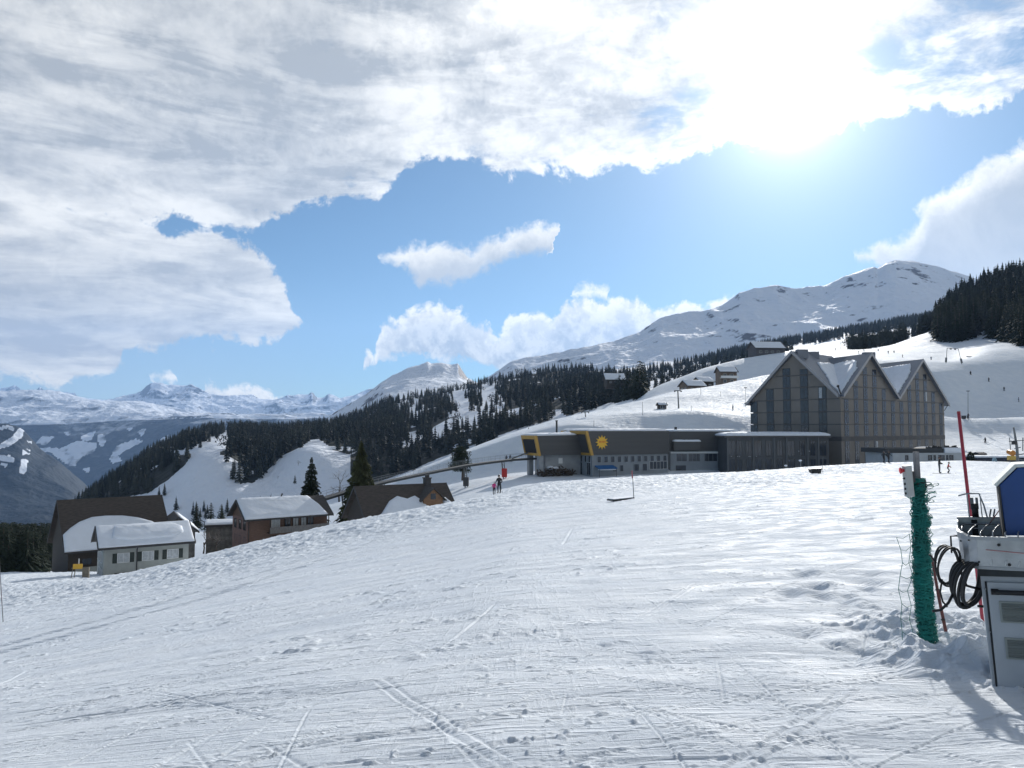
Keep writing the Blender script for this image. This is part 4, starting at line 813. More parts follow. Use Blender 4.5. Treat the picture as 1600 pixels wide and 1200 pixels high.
def snow_pad(name, o, e1, e2, outline, th, parent, m=None, seed=0, jag=0.0, soft=0.35):
    """a rounded sheet of snow on a roof plane: outline in plane coordinates"""
    r = random.Random(seed); o, e1, e2 = Vector(o), Vector(e1), Vector(e2); nn = e1.cross(e2).normalized()
    if nn.z < 0: nn = -nn
    pts = []; n = len(outline)
    for i in range(n):
        a = Vector((*outline[i], 0)); b = Vector((*outline[(i + 1) % n], 0)); k = max(1, int((b - a).length / 0.5))
        for j in range(k):
            p = a.lerp(b, j / k); pts.append((p.x + r.uniform(-jag, jag), p.y + r.uniform(-jag, jag)))
    cx = sum(p[0] for p in pts) / len(pts); cy = sum(p[1] for p in pts) / len(pts); N = len(pts); mb = MB(); rings = []
    for (ins, h) in ((0, 0.02), (-0.02, 0.45), (soft * 0.4, 0.85), (soft, 1.0), (soft * 2.5, 1.08)):
        rg = []
        for (x, y) in pts:
            d = math.hypot(x - cx, y - cy) or 1; k = max(0.0, 1 - ins / d); k = max(k, 0.3)
            rg.append(o + e1 * (cx + (x - cx) * k) + e2 * (cy + (y - cy) * k) + nn * (th * h * (1 + (r.uniform(-0.12, 0.12) if h > 0.5 else 0))))
        rings.append(rg)
    V = [p for rg in rings for p in rg]; Fc = []
    for a in range(len(rings) - 1):
        for i in range(N): Fc.append((a * N + i, a * N + (i + 1) % N, (a + 1) * N + (i + 1) % N, (a + 1) * N + i))
    Fc.append(tuple(range((len(rings) - 1) * N, len(rings) * N)))
    mb.add(V, Fc); return mb.build(name, m or RS, parent, True)
def window(parent, s, z, w, h, side='front', t=0.0, frame=None, glass=None, shutters=False, bars=1, dep=0.08, name='window', cross=True, label=None):
    """a framed window standing a little proud of the wall, with panes and optional shutters"""
    f = MB(); fr = 0.07; frame = frame or WHITE; glass = glass or GLASS
    def bx(m_, a0, a1, z0, z1, d0, d1, k=0):
        if side == 'front': m_.box(a0, a1, t - d1, t - d0, z0, z1, k)
        elif side == 'left': m_.box(t - d1, t - d0, a0, a1, z0, z1, k)
        elif side == 'right': m_.box(t + d0, t + d1, a0, a1, z0, z1, k)
    bx(f, s - w / 2 - fr, s - w / 2, z - fr, z + h + fr, -0.02, dep); bx(f, s + w / 2, s + w / 2 + fr, z - fr, z + h + fr, -0.02, dep)
    bx(f, s - w / 2, s + w / 2, z + h, z + h + fr, -0.02, dep); bx(f, s - w / 2, s + w / 2, z - fr, z, -0.02, dep + 0.03)
    for b in range(bars):
        c = s - w / 2 + w * (b + 1) / (bars + 1); bx(f, c - 0.025, c + 0.025, z, z + h, -0.02, dep - 0.02)
    o = f.build(name, frame, parent)
    g = MB(); bx(g, s - w / 2, s + w / 2, z, z + h, -0.02, 0.02); g.build('pane', glass, o)
    if shutters:
        for q in (-1, 1):
            k = MB(); c = s + q * (w / 2 + fr + 0.27); bx(k, c - 0.25, c + 0.25, z - fr, z + h + fr, 0.0, 0.06); k.build('shutter', SHUT, o)
    if label: o['label'] = label
    return o
def gable_house(name, label, p0, ang, L, D, zw, zr, zb, wall, roofm, over=0.7, cat='house', gable=None, front_part=None):
    """p0: front left wall corner under the eave (world), ang: heading of the front; local x along the front, y to the back; zw eave, zr ridge, zb base (world z)"""
    e = empty(name, (p0[0], p0[1], zb), ang, label, cat); w = zw - zb; rr = zr - zb
    mb = MB(); mb.box(0, L, 0, D, -1.0, w); mb.build('wall', wall, e)
    slope = (rr - w) / (D / 2)
    for x in (0.0, L - 0.12):
        g = MB(); g.prism([(x, 0, w), (x, D, w), (x, D / 2, rr - 0.05)], (0.12, 0, 0)); g.build('gable', gable or wall, e)
    th = 0.22; rf = MB()
    for sg in (0, 1):
        y0 = -over if sg == 0 else D + over; z0 = w - over * slope
        a = [(-over, y0, z0), (L + over, y0, z0), (L + over, D / 2, rr), (-over, D / 2, rr)]
        if sg: a = [a[1], a[0], a[3], a[2]]
        rf.hexa([(x, y, z) for x, y, z in a], [(x, y, z + th) for x, y, z in a])
    ro = rf.build('roof', roofm, e)
    fs = MB()
    for x in (-over - 0.04, L + over + 0.003):
        for y0 in (-over - 0.02, D + over + 0.02):
            z0 = w - over * slope
            fs.prism([(x, y0, z0 - 0.10), (x, D / 2, rr - 0.10), (x, D / 2, rr + 0.27), (x, y0, z0 + 0.27)], (0.04, 0, 0))
    fs.box(-over, L + over, -over - 0.16, -over - 0.03, w - over * slope - 0.02, w - over * slope + 0.14)
    fs.build('bargeboard', TRIM, ro)
    return e, w, rr, slope
# -- white house
A0 = P(153, 861, 95); ang = math.atan2(0.55, 0.83)
wall0 = A0 + Vector((math.cos(ang), math.sin(ang), 0)) * 0.7 + Vector((-math.sin(ang), math.cos(ang), 0)) * 0.7
e, w, rr, sl_ = gable_house('white_house', 'pale plastered house with green shutters and a snow covered roof, lowest at the left', wall0, ang, 9.8, 6.8, A0.z + 0.45, P(149, 825, 98.3).z, A0.z - 4.6, PLASTER, TILE)
WHITE_HOUSE = e
for s in (2.2, 5.0, 7.9): window(e, s, w - 2.15, 1.25, 1.05, shutters=True, glass=CURT)
window(e, 2.5, w - 4.4, 2.4, 0.9, frame=TRIM, name='garage_door', bars=3)
for s in (1.6, 3.4, 5.2): window(e, s, w - 2.2, 0.9, 1.2, side='left', glass=GLASS)
for s in (1.2, 2.6, 4.0): window(e, s, w - 4.3, 0.8, 1.2, side='left', glass=GLASS)
dp = MB(); dp.tube([(3.72, -0.75, w - 0.3), (3.72, -0.12, w - 0.75), (3.72, -0.12, 0)], 0.06, 6); dp.build('downpipe', TRIM, e)
up = Vector((0, 3.4 + 0.7, rr - (w - 0.7 * sl_))); Lr = up.length; up.normalize()
snow_pad('roof_snow', (-0.62, -0.66, w - 0.7 * sl_ + 0.23), (1, 0, 0), up, [(0, 0), (11.0, 0), (11.0, Lr - 0.1), (0, Lr - 0.1)], 0.14, e, seed=3, soft=0.2)
snow_pad('roof_snow', (-0.62, -0.66, w - 0.7 * sl_ + 0.36), (1, 0, 0), up, [(1.6, 1.6), (3.5, 1.0), (8.6, 1.0), (9.9, 1.9), (9.9, 3.1), (8.9, 3.9), (4.8, 4.1), (2.0, 3.9)], 0.34, e, seed=4, soft=0.5)
# -- dark barn behind it
B0 = P(100, 866, 120); ang = math.atan2(0.64, 0.77)
e, w, rr, sl_ = gable_house('dark_barn', 'big dark timber barn, tall brown roof half covered by a curved sheet of snow', B0 + Vector((math.cos(ang), math.sin(ang), 0)) * 0.7 + Vector((-math.sin(ang), math.cos(ang), 0)) * 0.7, ang, 14.6, 13.2, B0.z + 0.7, B0.z + 7.5, B0.z - 3.6, WOODD, TILEB, cat='barn')
up = Vector((0, 7.3, rr - (w - 0.7 * sl_))); Lr = up.length; up.normalize()
snow_pad('roof_snow', (-0.62, -0.66, w - 0.7 * sl_ + 0.23), (1, 0, 0), up, [(0, 0), (13, 0), (15.5, 0.6), (15.0, 3.2), (13.3, 4.7), (11.3, 5.7), (9, 6.3), (6.5, 6.5), (4.5, 6.4), (2.6, 5.6), (1.2, 4.5), (0.1, 3.3)], 0.45, e, seed=5, soft=0.5)
pl = MB(); pl.box(1.0, 14, -0.12, 0.06, -0.4, 1.2); pl.build('plinth', PLASTER, e)
for s in (2.6, 5.0, 7.2): window(e, s, 1.6, 1.3, 0.9, frame=WOODD, bars=1)
# -- chalet
C0 = P(382, 813, 125); ang = math.atan2(0.6, 0.797)
e, w, rr, sl_ = gable_house('chalet', 'brown and orange timber chalet with a long balcony and thick snow on its roof', C0 + Vector((math.cos(ang), math.sin(ang), 0)) * 0.8 + Vector((-math.sin(ang), math.cos(ang), 0)) * 0.8, ang, 13.6, 7.6, C0.z + 0.3, P(368, 783, 128.6).z, C0.z - 7.4, WOODO, TILE, over=0.8, gable=WOODO, cat='chalet')
for z in (w - 2.1, w - 4.6):
    for s in (1.3, 3.6, 6.0): window(e, s, z, 0.9, 1.3, side='left', frame=WOODD, glass=GLASS, shutters=False)
lw = MB(); lw.box(-0.06, 0.02, 0.0, 7.6, -1, w - 0.2); lw.build('side_wall', mat('mauve_brown_plaster', (0.20, 0.125, 0.105), 0.9, 0.12, 1.5), e)
for z in (w - 2.1,): [window(e, s, z, 1.0, 1.4, side='left', t=-0.06, frame=WOODD) for s in (1.3, 3.6, 6.0)]
for s, ww in ((4.6, 1.3), (6.6, 0.9), (8.0, 0.9), (9.4, 0.9), (10.6, 0.9)): window(e, s, w - 2.15, ww, 1.6, frame=WHITE if s == 4.6 else WOODD, glass=CURT if s in (4.6, 8.0, 9.4) else GLASS)
bl = MB(); bl.box(3.2, 13.4, -1.3, 0.05, w - 2.75, w - 2.6); [bl.box(x, x + 0.12, -1.3, -1.18, w - 2.75, w - 0.2) for x in (3.2, 6.6, 10.0, 13.3)]
bo = bl.build('balcony', WOODD, e); rl = MB(); rl.box(3.2, 13.4, -1.36, -1.31, w - 2.72, w - 1.72); rl.build('parapet', mat('grey_boards', (0.16, 0.155, 0.15), 0.85, 0.3, 2, stretch=(8, 1, 1)), bo)
for s in (4.4, 7.4, 10.4): window(e, s, w - 4.8, 1.3, 1.5, frame=WOODD)
dp = MB(); dp.tube([(0.15, -0.8, w - 0.4), (0.15, -0.12, w - 0.9), (0.15, -0.12, 0)], 0.06, 6); dp.build('downpipe', TRIM, e)
up = Vector((0, 4.6, rr - (w - 0.8 * sl_))); Lr = up.length; up.normalize()
snow_pad('roof_snow', (-0.7, -0.78, w - 0.8 * sl_ + 0.23), (1, 0, 0), up, [(0, 0), (14.0, 0), (13.4, 2.6), (12.2, Lr - 0.3), (9, Lr - 0.02), (0, Lr - 0.02)], 0.42, e, seed=6, soft=0.55)
ch = MB(); ch.box(6.6, 7.0, 3.3, 3.7, rr - 0.8, rr + 0.35); ch.tube([(6.8, 3.5, rr + 0.35), (6.8, 3.5, rr + 0.7)], 0.12, 8); ch.build('chimney', TRIM, e)
# -- stone barn between
p = P(303, 832, 130); ang = math.atan2(0.35, 0.93)
e, w, rr, sl_ = gable_house('stone_barn', 'small stone barn with a dark gable roof between the white house and the chalet', (P(305, 832, 130).x, 130, 0), R(118), 9.0, 5.2, P(0, 828, 130).z, P(0, 808, 130).z, P(0, 868, 130).z, STONE, TILE, over=0.5, cat='barn')
up = Vector((0, 3.1, rr - (w - 0.5 * sl_))); Lr = up.length; up.normalize()
snow_pad('roof_snow', (-0.4, -0.45, w - 0.5 * sl_ + 0.23), (1, 0, 0), up, [(0, 0), (9.6, 0), (9.6, Lr - 0.4), (0, Lr - 0.4)], 0.25, e, seed=7)
e, w, rr, sl_ = gable_house('long_shed', 'low shed with snow on its flat roof running behind the stone barn to the chalet', P(322, 832, 138) , R(20), 9.0, 4.0, P(0, 822, 138).z, P(0, 818, 138).z, P(0, 862, 138).z, STONE, TILE, over=0.3, cat='shed')
up = Vector((0, 2.3, rr - (w - 0.3 * sl_))); Lr = up.length; up.normalize()
snow_pad('roof_snow', (-0.2, -0.25, w - 0.3 * sl_ + 0.23), (1, 0, 0), up, [(0, 0), (9.4, 0), (9.4, Lr), (0, Lr)], 0.3, e, seed=8)
# -- brown house with dormer
D0 = P(553, 762, 110); D1 = P(697, 756, 117); dv = D1 - D0; ang = math.atan2(dv.y, dv.x); L = math.hypot(dv.x, dv.y) - 1.4
c_, s_ = math.cos(ang), math.sin(ang); wid = 10.0
w0 = Vector((D0.x + c_ * 0.7 + s_ * wid / 2, D0.y + s_ * 0.7 - c_ * wid / 2, 0))
e, w, rr, sl_ = gable_house('brown_house', 'house sunk behind the snow bank with brown tiled roof, gable dormer and black chimney', w0, ang, L, wid, D0.z - 4.3, D0.z, D0.z - 7.5, WOODD, TILEB, over=0.7)
up = Vector((0, wid / 2 + 0.7, rr - (w - 0.7 * sl_))); Lr = up.length; up.normalize()
snow_pad('roof_snow', (-0.6, -0.66, w - 0.7 * sl_ + 0.23), (1, 0, 0), up, [(0.6, 0), (8.8, 0), (9.6, 3.4), (8.3, 4.9), (7.0, 4.4), (5.6, 5.0), (4.2, 4.1), (2.6, 2.0)], 0.40, e, seed=9, soft=0.4)
snow_pad('roof_snow', (-0.6, -0.66, w - 0.7 * sl_ + 0.23), (1, 0, 0), up, [(12.0, 0), (15.2, 0), (14.4, 2.2), (12.8, 4.4), (12.2, 4.2)], 0.3, e, seed=10, soft=0.3)
dm = MB(); dx, dz = 9.9, w + 4.0
dm.prism([(dx - 1.5, 1.4, w + 0.6), (dx + 1.5, 1.4, w + 0.6), (dx + 1.5, 1.4, dz - 1.4), (dx, 1.4, dz), (dx - 1.5, 1.4, dz - 1.4)], (0, 3.4, 0)); do = dm.build('dormer', WOODL, e)
dr = MB()
for q in (-1, 1): dr.prism([(dx, 1.05, dz + 0.18), (dx + q * 2.0, 1.05, dz - 1.65), (dx + q * 2.0, 1.05, dz - 1.82), (dx, 1.05, dz + 0.02)], (0, 3.8, 0))
dr.build('dormer_roof', TILE, do); dwin = MB(); dwin.box(dx - 0.4, dx + 0.4, 1.34, 1.38, dz - 1.5, dz - 0.7); dwin.build('window', GLASS, do)
ch = MB(); ch.box(10.0, 10.9, wid / 2 - 0.5, wid / 2 + 0.4, rr - 0.8, rr + 0.95); ch.box(9.9, 11.0, wid / 2 - 0.6, wid / 2 + 0.5, rr + 0.953, rr + 1.1); ch.box(10.2, 10.7, wid / 2 - 0.3, wid / 2 + 0.2, rr + 1.103, rr + 1.5); ch.build('chimney', TRIM, e)
# -- two little sheds on the meadow
for px, pl_, hh, lb in ((424, 769, 5.0, 'tiny blue grey cabin with snow on its roof, right of a pair on the meadow'), (407, 773, 3.0, 'low grey shed beside the tiny cabin on the meadow')):
    q = P(px, 781, 690)
    e, w, rr, sl_ = gable_house('meadow_cabin', lb, q, R(12), 9 if hh > 4 else 10, 7, q.z + hh * 0.55, q.z + hh, q.z - 1.5, mat('blue_grey_boards', (0.12, 0.14, 0.17), 0.9, 0.2, 1), TILE, over=0.5, cat='cabin')
    up = Vector((0, 4.0, rr - (w - 0.5 * sl_))); Lr = up.length; up.normalize()
    snow_pad('roof_snow', (-0.3, -0.45, w - 0.5 * sl_ + 0.23), (1, 0, 0), up, [(0, 0), (8.5, 0), (8.5, Lr), (0, Lr)], 0.4, e, seed=11)
# -- cable station
CLAD = mat('grey_ribbed_cladding', (0.080, 0.082, 0.084), 0.6, 0.10, 0.4, 0.35, 2.2, stretch=(0.15, 0.15, 4)); YEL = mat('ochre_yellow_frame', (0.50, 0.30, 0.07), 0.6, 0.08, 1)
RED = mat('orange_red_paint', (0.65, 0.15, 0.03), 0.6); DARK = mat('shade_and_door_black', (0.020, 0.022, 0.026), 0.9); PLAST2 = mat('station_plaster', (0.26, 0.29, 0.32), 0.85, 0.10, 0.5, 0.15, 12)
O = P(925, 711, 168); zc = O.z; zt = P(0, 673.5, 172).z; zb = P(0, 744, 168).z
ang = math.atan2(8.0, 18.5); e = empty('cable_station', (O.x, O.y, zb), ang, 'grey cable station with yellow framed slanted ends and a yellow sun emblem', 'cable station')
c0 = zc - zb; t0 = zt - zb; Lf = 19.6; Df = 11.5; lean = 1.35
b = MB(); b.box(0.05, Lf, 0.05, Df, -3, c0); b.build('wall', PLAST2, e)
b = MB(); b.hexa([(0, -0.25, c0), (Lf + 0.1, -0.25, c0), (Lf + 0.1, Df, c0), (0, Df, c0)], [(-lean, -0.25, t0), (Lf + 0.1, -0.25, t0), (Lf + 0.1, Df, t0), (-lean, Df, t0)]); b.build('cladding', CLAD, e)
def frame_end(x0, y0, y1, zl, zh, ln, wdt, parent):
    f = MB(); q = 0.35
    def band(ya, yb, za, zb_):
        f.hexa([(x0 - ln * (za - zl) / (zh - zl) - q, ya, za), (x0 - ln * (za - zl) / (zh - zl) + 0.25, ya, za), (x0 - ln * (za - zl) / (zh - zl) + 0.25, yb, za), (x0 - ln * (za - zl) / (zh - zl) - q, yb, za)],
               [(x0 - ln * (zb_ - zl) / (zh - zl) - q, ya, zb_), (x0 - ln * (zb_ - zl) / (zh - zl) + 0.25, ya, zb_), (x0 - ln * (zb_ - zl) / (zh - zl) + 0.25, yb, zb_), (x0 - ln * (zb_ - zl) / (zh - zl) - q, yb, zb_)])
    band(y0 - 0.3, y0 + wdt * 0.45, zl - 0.1, zh + 0.05); band(y1 - wdt * 0.45, y1 + 0.05, zl - 0.1, zh + 0.05)
    band(y0 + wdt * 0.45 + 0.002, y1 - wdt * 0.45 - 0.002, zh - wdt, zh + 0.048); band(y0 + wdt * 0.45 + 0.002, y1 - wdt * 0.45 - 0.002, zl - 0.098, zl + wdt * 0.6)
    return f.build('frame', YEL, parent)
frame_end(0, 0, Df, c0, t0, lean, 0.68, e)
# left wing
wx0, wy0, wy1 = -10.6, 4.2, 11.2; wt = P(0, 681, 168).z - zb; wc = P(0, 711, 170).z - zb
b = MB(); b.hexa([(wx0, wy0, wc), (0.5, wy0, wc), (0.5, wy1, wc), (wx0, wy1, wc)], [(wx0 - 0.9, wy0, wt), (-0.8, wy0, wt + 0.15), (-0.8, wy1, wt + 0.15), (wx0 - 0.9, wy1, wt)]); b.build('cladding', CLAD, e)
frame_end(wx0, wy0, wy1, wc, wt, 0.9, 0.75, e)
b = MB(); b.hexa([(wx0 - 0.30, wy0 + 0.5, wc + 0.6), (wx0 - 0.02, wy0 + 0.5, wc + 0.6), (wx0 - 0.02, wy1 - 0.5, wc + 0.6), (wx0 - 0.30, wy1 - 0.5, wc + 0.6)], [(wx0 - 1.0, wy0 + 0.5, wt - 0.95), (wx0 - 0.7, wy0 + 0.5, wt - 0.95), (wx0 - 0.7, wy1 - 0.5, wt - 0.95), (wx0 - 1.0, wy1 - 0.5, wt - 0.95)]); b.build('opening_shade_panel', DARK, e)  # solid near-black panel; shade of the open end put into its colour
b = MB(); b.box(wx0 + 2.0, 0.0, wy0 + 1.2, wy1 - 0.4, -3, wc); b.build('wall', CONC, e)
b = MB(); b.box(wx0 + 0.1, wx0 + 1.1, wy0 + 0.3, wy0 + 1.5, -3, wc); b.box(wx0 + 0.1, wx0 + 1.1, wy1 - 1.6, wy1 - 0.4, -3, wc); b.build('pillar', CONC, e)
b = MB(); b.box(-5.4, -4.4, wy0 + 1.14, wy0 + 1.18, wc - 1.9, wc - 0.7); b.build('panel', WHITE, e)
snow_pad('roof_snow', (-lean, -0.2, t0 + 0.003), (1, 0, 0), (0, 1, 0), [(0.1, 0.1), (Lf + 0.9, 0.1), (Lf + 0.9, Df), (0.1, Df)], 0.45, e, seed=12, soft=0.8)
snow_pad('roof_snow', (wx0 - 0.8, wy0, wt + 0.003), (1, 0, 0.014), (0, 1, 0), [(0.1, 0.1), (9.9, 0.1), (9.9, 6.8), (0.1, 6.8)], 0.5, e, seed=13, soft=1.2)
b = MB()                                                             # drift of snow swept up against the taller block
for k in range(6): b.ball((-lean - 0.5 - k * 0.75, wy0 + 3.4, wt + 0.1), max(0.25, 1.15 - 0.16 * k), 0, 10, 0.9)
b.build('roof_snow', RS, e, True)
# windows
WF = mat('pale_window_frame', (0.34, 0.37, 0.40), 0.6)
for k in range(11): window(e, 1.75 + k * 1.70, c0 - 1.62, 0.86, 1.25, frame=WF, bars=0, glass=GLASS)
for k in range(6): window(e, 1.2 + k * 1.75, c0 - 1.62, 0.8, 1.35, side='left', t=0.05, frame=WF, bars=0)
for k, (s, ww, hh) in enumerate(((5.6, 0.9, 1.1), (7.4, 0.8, 1.3), (11.2, 1.2, 1.5), (13.4, 1.1, 1.5))): window(e, s, 0.9, ww, hh, frame=WF, bars=0)
window(e, 17.0, 1.2, 4.6, 1.7, frame=WHITE, bars=4, name='garage_window')
for y in (1.5, 5.2, 8.6): window(e, y, 0.2, 1.6, 2.6, side='left', t=0.05, frame=WF, bars=1, name='door')
b = MB(); b.prism([(0.6, -0.1, 2.3), (0.6, -1.9, 1.75), (0.6, -1.9, 1.6), (0.6, -0.1, 2.15)], (4.6, 0, 0)); aw = b.build('awning', mat('blue_awning', (0.02, 0.12, 0.32), 0.6), e)
b = MB(); b.box(1.2, 5.0, -1.7, -0.4, 1.3, 1.5); b.build('roof_snow', RS, aw)
b = MB(); [b.tube([(x, -1.8, -1.5), (x, -1.8, 1.6)], 0.05, 6) for x in (0.8, 5.0)]; b.build('post', TRIM, aw)
# sun emblem: twelve-pointed yellow sun with orange lettering strip
def emblem(parent, cx, cz, r, y):
    n = 12; pts = []
    for i in range(2 * n):
        a = math.pi * i / n; q = r if i % 2 == 0 else r * 0.60; pts.append((cx + q * math.sin(a), y, cz + q * math.cos(a)))
    b = MB(); b.prism(pts, (0, 0.08, 0)); o = b.build('emblem', mat('sun_yellow', (0.85, 0.50, 0.05), 0.5), parent)
    for dx in (-0.62, -0.34, -0.06, 0.22, 0.50):                     # the small orange word across its middle, too far off to spell
        t = MB(); t.box(cx + dx * r * 0.78, cx + (dx + 0.16) * r * 0.78, y - 0.03, y - 0.002, cz - 0.05 * r, cz + 0.20 * r); t.build('lettering', RED, o)
    return o
emblem(e, 2.3, (c0 + t0) / 2 + 0.15, 1.6, -0.36)
b = MB(); b.tube([(-4, 9, t0 - 1), (-4, 9, t0 + 2.2)], 0.22, 8); b.tube([(-4, 9, t0 + 2.2), (-4, 9, t0 + 2.4)], 0.32, 8); b.build('vent_pipe', TRIM, e)
STATION = (e, ang, O, zb)
# -- low connecting building
def P0(px, py, Y): return P(px, py, Y)
Q = P(1048, 743, 178); e = empty('service_building', Q, math.atan2(0.10, 1), 'low grey building with stepped snowy roofs between the cable station and the hotel', 'building')
zt = P(0, 674, 178).z - Q.z; zm = P(0, 705, 178).z - Q.z; W_ = 14.5
b = MB(); b.box(0, W_, 0, 10, -2, zm); b.build('wall', PLAST2, e); b = MB(); b.box(0.2, W_, 0.6, 10, zm, zt); b.build('cladding', CLAD, e)
b = MB(); b.box(0.6, 6.9, -0.9, 0.598, zm + 0.2, P(0, 690, 178).z - Q.z); b.build('bay', CLAD, e); snow_pad('roof_snow', (0.6, -0.9, P(0, 690, 178).z - Q.z), (1, 0, 0), (0, 1, 0), [(0, 0), (6.3, 0), (6.3, 1.5), (0, 1.5)], 0.4, e, seed=14)
snow_pad('roof_snow', (0.2, 0.6, zt), (1, 0, 0), (0, 1, 0), [(0.6, 0), (W_ + 2, 0), (W_ + 2, 9), (0.6, 9)], 0.45, e, seed=15, soft=0.7)
b = MB(); b.box(1.5, 2.0, 1.2, 1.7, zt, zt + 1.0); b.build('chimney', TRIM, e)
window(e, 2.6, zm - 2.3, 2.4, 1.7, frame=WF, bars=1); window(e, 5.6, zm - 2.3, 2.6, 1.7, frame=CONC, bars=2); window(e, 9.5, zm - 2.3, 3.0, 1.7, frame=CONC, bars=2)
window(e, 2.4, 0.1, 2.2, 2.1, frame=TRIM, bars=1, name='door'); b = MB(); b.box(0, W_, -0.25, -0.003, zm - 0.5, zm - 0.15); b.build('cornice', WHITE, e)
# -- hotel
HW = mat('brown_facade_panels', (0.205, 0.188, 0.170), 0.75, 0.10, 0.25, 0.2, 3, stretch=(1, 1, 1)); HS = mat('dark_window_strip', (0.040, 0.045, 0.055), 0.3, 0.3, 0.4, spec=0.6)
HB = mat('dark_floor_band', (0.095, 0.092, 0.092), 0.7, 0.15, 1); HR = mat('grey_metal_roof', (0.17, 0.19, 0.23), 0.5, 0.10, 0.3, 0.2, 1); HF = mat('pale_roof_edge', (0.36, 0.36, 0.37), 0.6, 0.06, 1)
corner = P(1315, 700, 178); hb = -13.2; ez = 7.2
H0 = empty('gabled_hotel', (corner.x, corner.y, hb), 0, 'large brown hotel with three steep gables and rows of tall dark windows', 'hotel')
def hv(z): return z - hb
def facade(ang_out, gables, leftward, nwin, first):
    """one front of the hotel; local x runs away from the corner along the front"""
    d = Vector((math.cos(ang_out), math.sin(ang_out), 0)); back = Vector((-d.y, d.x, 0))
    back = Vector((math.cos(R(42 if leftward else 106)), math.sin(R(42 if leftward else 106)), 0))
    def p(s, t, z): q = d * s + back * t; return (q.x, q.y, z)
    Ltot = sum(g[0] for g in gables); D = 20
    w = MB(); pl = [p(0, 0, -2), p(Ltot, 0, -2)]
    prof = [(Ltot, hv(ez) + 0.3)]; s0 = Ltot
    acc = 0; tops = []
    for L_, az in gables: tops.append((acc, acc + L_ / 2, acc + L_, az)); acc += L_
    prof = [(0, hv(ez) + 0.1)]
    for a, m_, b_, az in tops: prof += [(m_, hv(az) - 0.35), (b_, hv(ez) + 0.1)]
    poly = [p(0, 0, -2)] + [p(s, 0, z) for s, z in prof] + [p(Ltot, 0, -2)]
    w.prism(poly, back * D); w.build('wall', HW, H0)
    # floors: dark bands
    fl = [hv(-2.1) + 2.95 * k for k in range(0, 6)]
    def top_at(s):
        for a, m_, b_, az in tops:
            if a <= s <= b_: return hv(az) - 0.5 - (hv(az) - hv(ez)) * abs(s - m_) / (m_ - a)
        return hv(ez)
    bd = MB()
    for k, z in enumerate(fl):
        # spans of this floor line that lie under the roof
        ss = np.linspace(0, Ltot, 400); ok = np.array([top_at(s) > z + 0.3 for s in ss]); i = 0
        while i < 400:
            if ok[i]:
                j = i
                while j < 399 and ok[j + 1]: j += 1
                a, b_ = ss[i], ss[j]; hh = 0.22 if k else 1.0
                if b_ - a > 0.8: bd.hexa([p(a, -0.10, z - hh), p(b_, -0.10, z - hh), p(b_, 0.05, z - hh), p(a, 0.05, z - hh)], [p(a, -0.10, z), p(b_, -0.10, z), p(b_, 0.05, z), p(a, 0.05, z)])
                i = j + 1
            else: i += 1
    bd.build('floor_band', HB, H0)
    # tall window in each bay of each floor
    pitch = Ltot / nwin
    for i in range(nwin):
        s = first + i * pitch; ww = pitch * 0.225
        for k in range(-1, 6):
            z0 = (fl[k] + 0.03 if k >= 0 else 0.0); z1 = z0 + (2.95 - 0.24 if k >= 0 else fl[0] - 1.05)
            tz = min(top_at(s - ww), top_at(s + ww)) - 0.3
            if z0 > tz - 1.0: continue
            z1 = min(z1, tz); f = MB(); q = [p(s - ww, -0.05, z0), p(s + ww, -0.05, z0), p(s + ww, 0.02, z0), p(s - ww, 0.02, z0)]
            f.hexa(q, [(x, y, z1) for x, y, _ in q]); wo = f.build('window', HS, H0)
            for g0, g1 in ((-0.82, -0.08), (0.08, 0.82)):
                g = MB(); q = [p(s + ww * g0, -0.075, z0 + 0.12), p(s + ww * g1, -0.075, z0 + 0.12), p(s + ww * g1, -0.053, z0 + 0.12), p(s + ww * g0, -0.053, z0 + 0.12)]
                g.hexa(q, [(x, y, z1 - 0.12) for x, y, _ in q])
                g.build('pane', CURT if (i * 7 + k * 3) % 9 == 0 and g0 > 0 and k in (-1, 3) else GLASS, wo)
    # roofs
    for a, m_, b_, az in tops:
        ro = MB(); ov = 1.7; A = hv(az); E = hv(ez); sl2 = (A - E) / (m_ - a)
        la = a - (ov if (a > 0.1 and False) or (leftward and False) else 0); th = 0.5
        for (sa, sb) in ((a, m_), (b_, m_)):
            ext = 0.0
            if abs(sa - Ltot) < 0.01: ext = 1.6
            if sa == 0 : ext = 0.0
            sa2 = sa + ext; za = E - ext * sl2
            q = [p(sa2, -1.1, za), p(sb, -1.1, A), p(sb, D, A), p(sa2, D, za)]
            ro.hexa([(x, y, z - th * 0.2) for x, y, z in q], [(x, y, z + th * 0.6) for x, y, z in q])
        r_ = ro.build('roof', HR, H0)
        ed = MB()
        for (sa, sb) in ((a, m_), (b_, m_)):
            ext = 1.6 if abs(sa - Ltot) < 0.01 else 0.0; sa2 = sa + ext; za = E - ext * sl2
            ed.hexa([p(sa2, -1.25, za - 0.35), p(sb, -1.25, A - 0.35), p(sb, -1.103, A - 0.35), p(sa2, -1.103, za - 0.35)], [p(sa2, -1.25, za + 0.42), p(sb, -1.25, A + 0.42), p(sb, -1.103, A + 0.42), p(sa2, -1.103, za + 0.42)])
        ed.build('roof_edge', HF, r_)
    # main roof ridge across, and low parapets
    mr = MB(); Am = hv(tops[0][3]) - 0.5; E = hv(ez)
    mr.prism([p(0.0, 8.0, E + 3), p(0.0, 16.0, Am), p(0.0, 24.0, E)], d * (Ltot - 0.6)); mr.build('roof', HR, H0)
    return p, tops, Ltot
pA, tA_, LA = facade(R(128.5), [(23.2, 18.2)], True, 5, 4.4)
pB, tB_, LB = facade(math.atan2(211 - 178, 117.6 - corner.x), [(26.9, 17.6), (26.9, 17.6)], False, 12, 2.5)
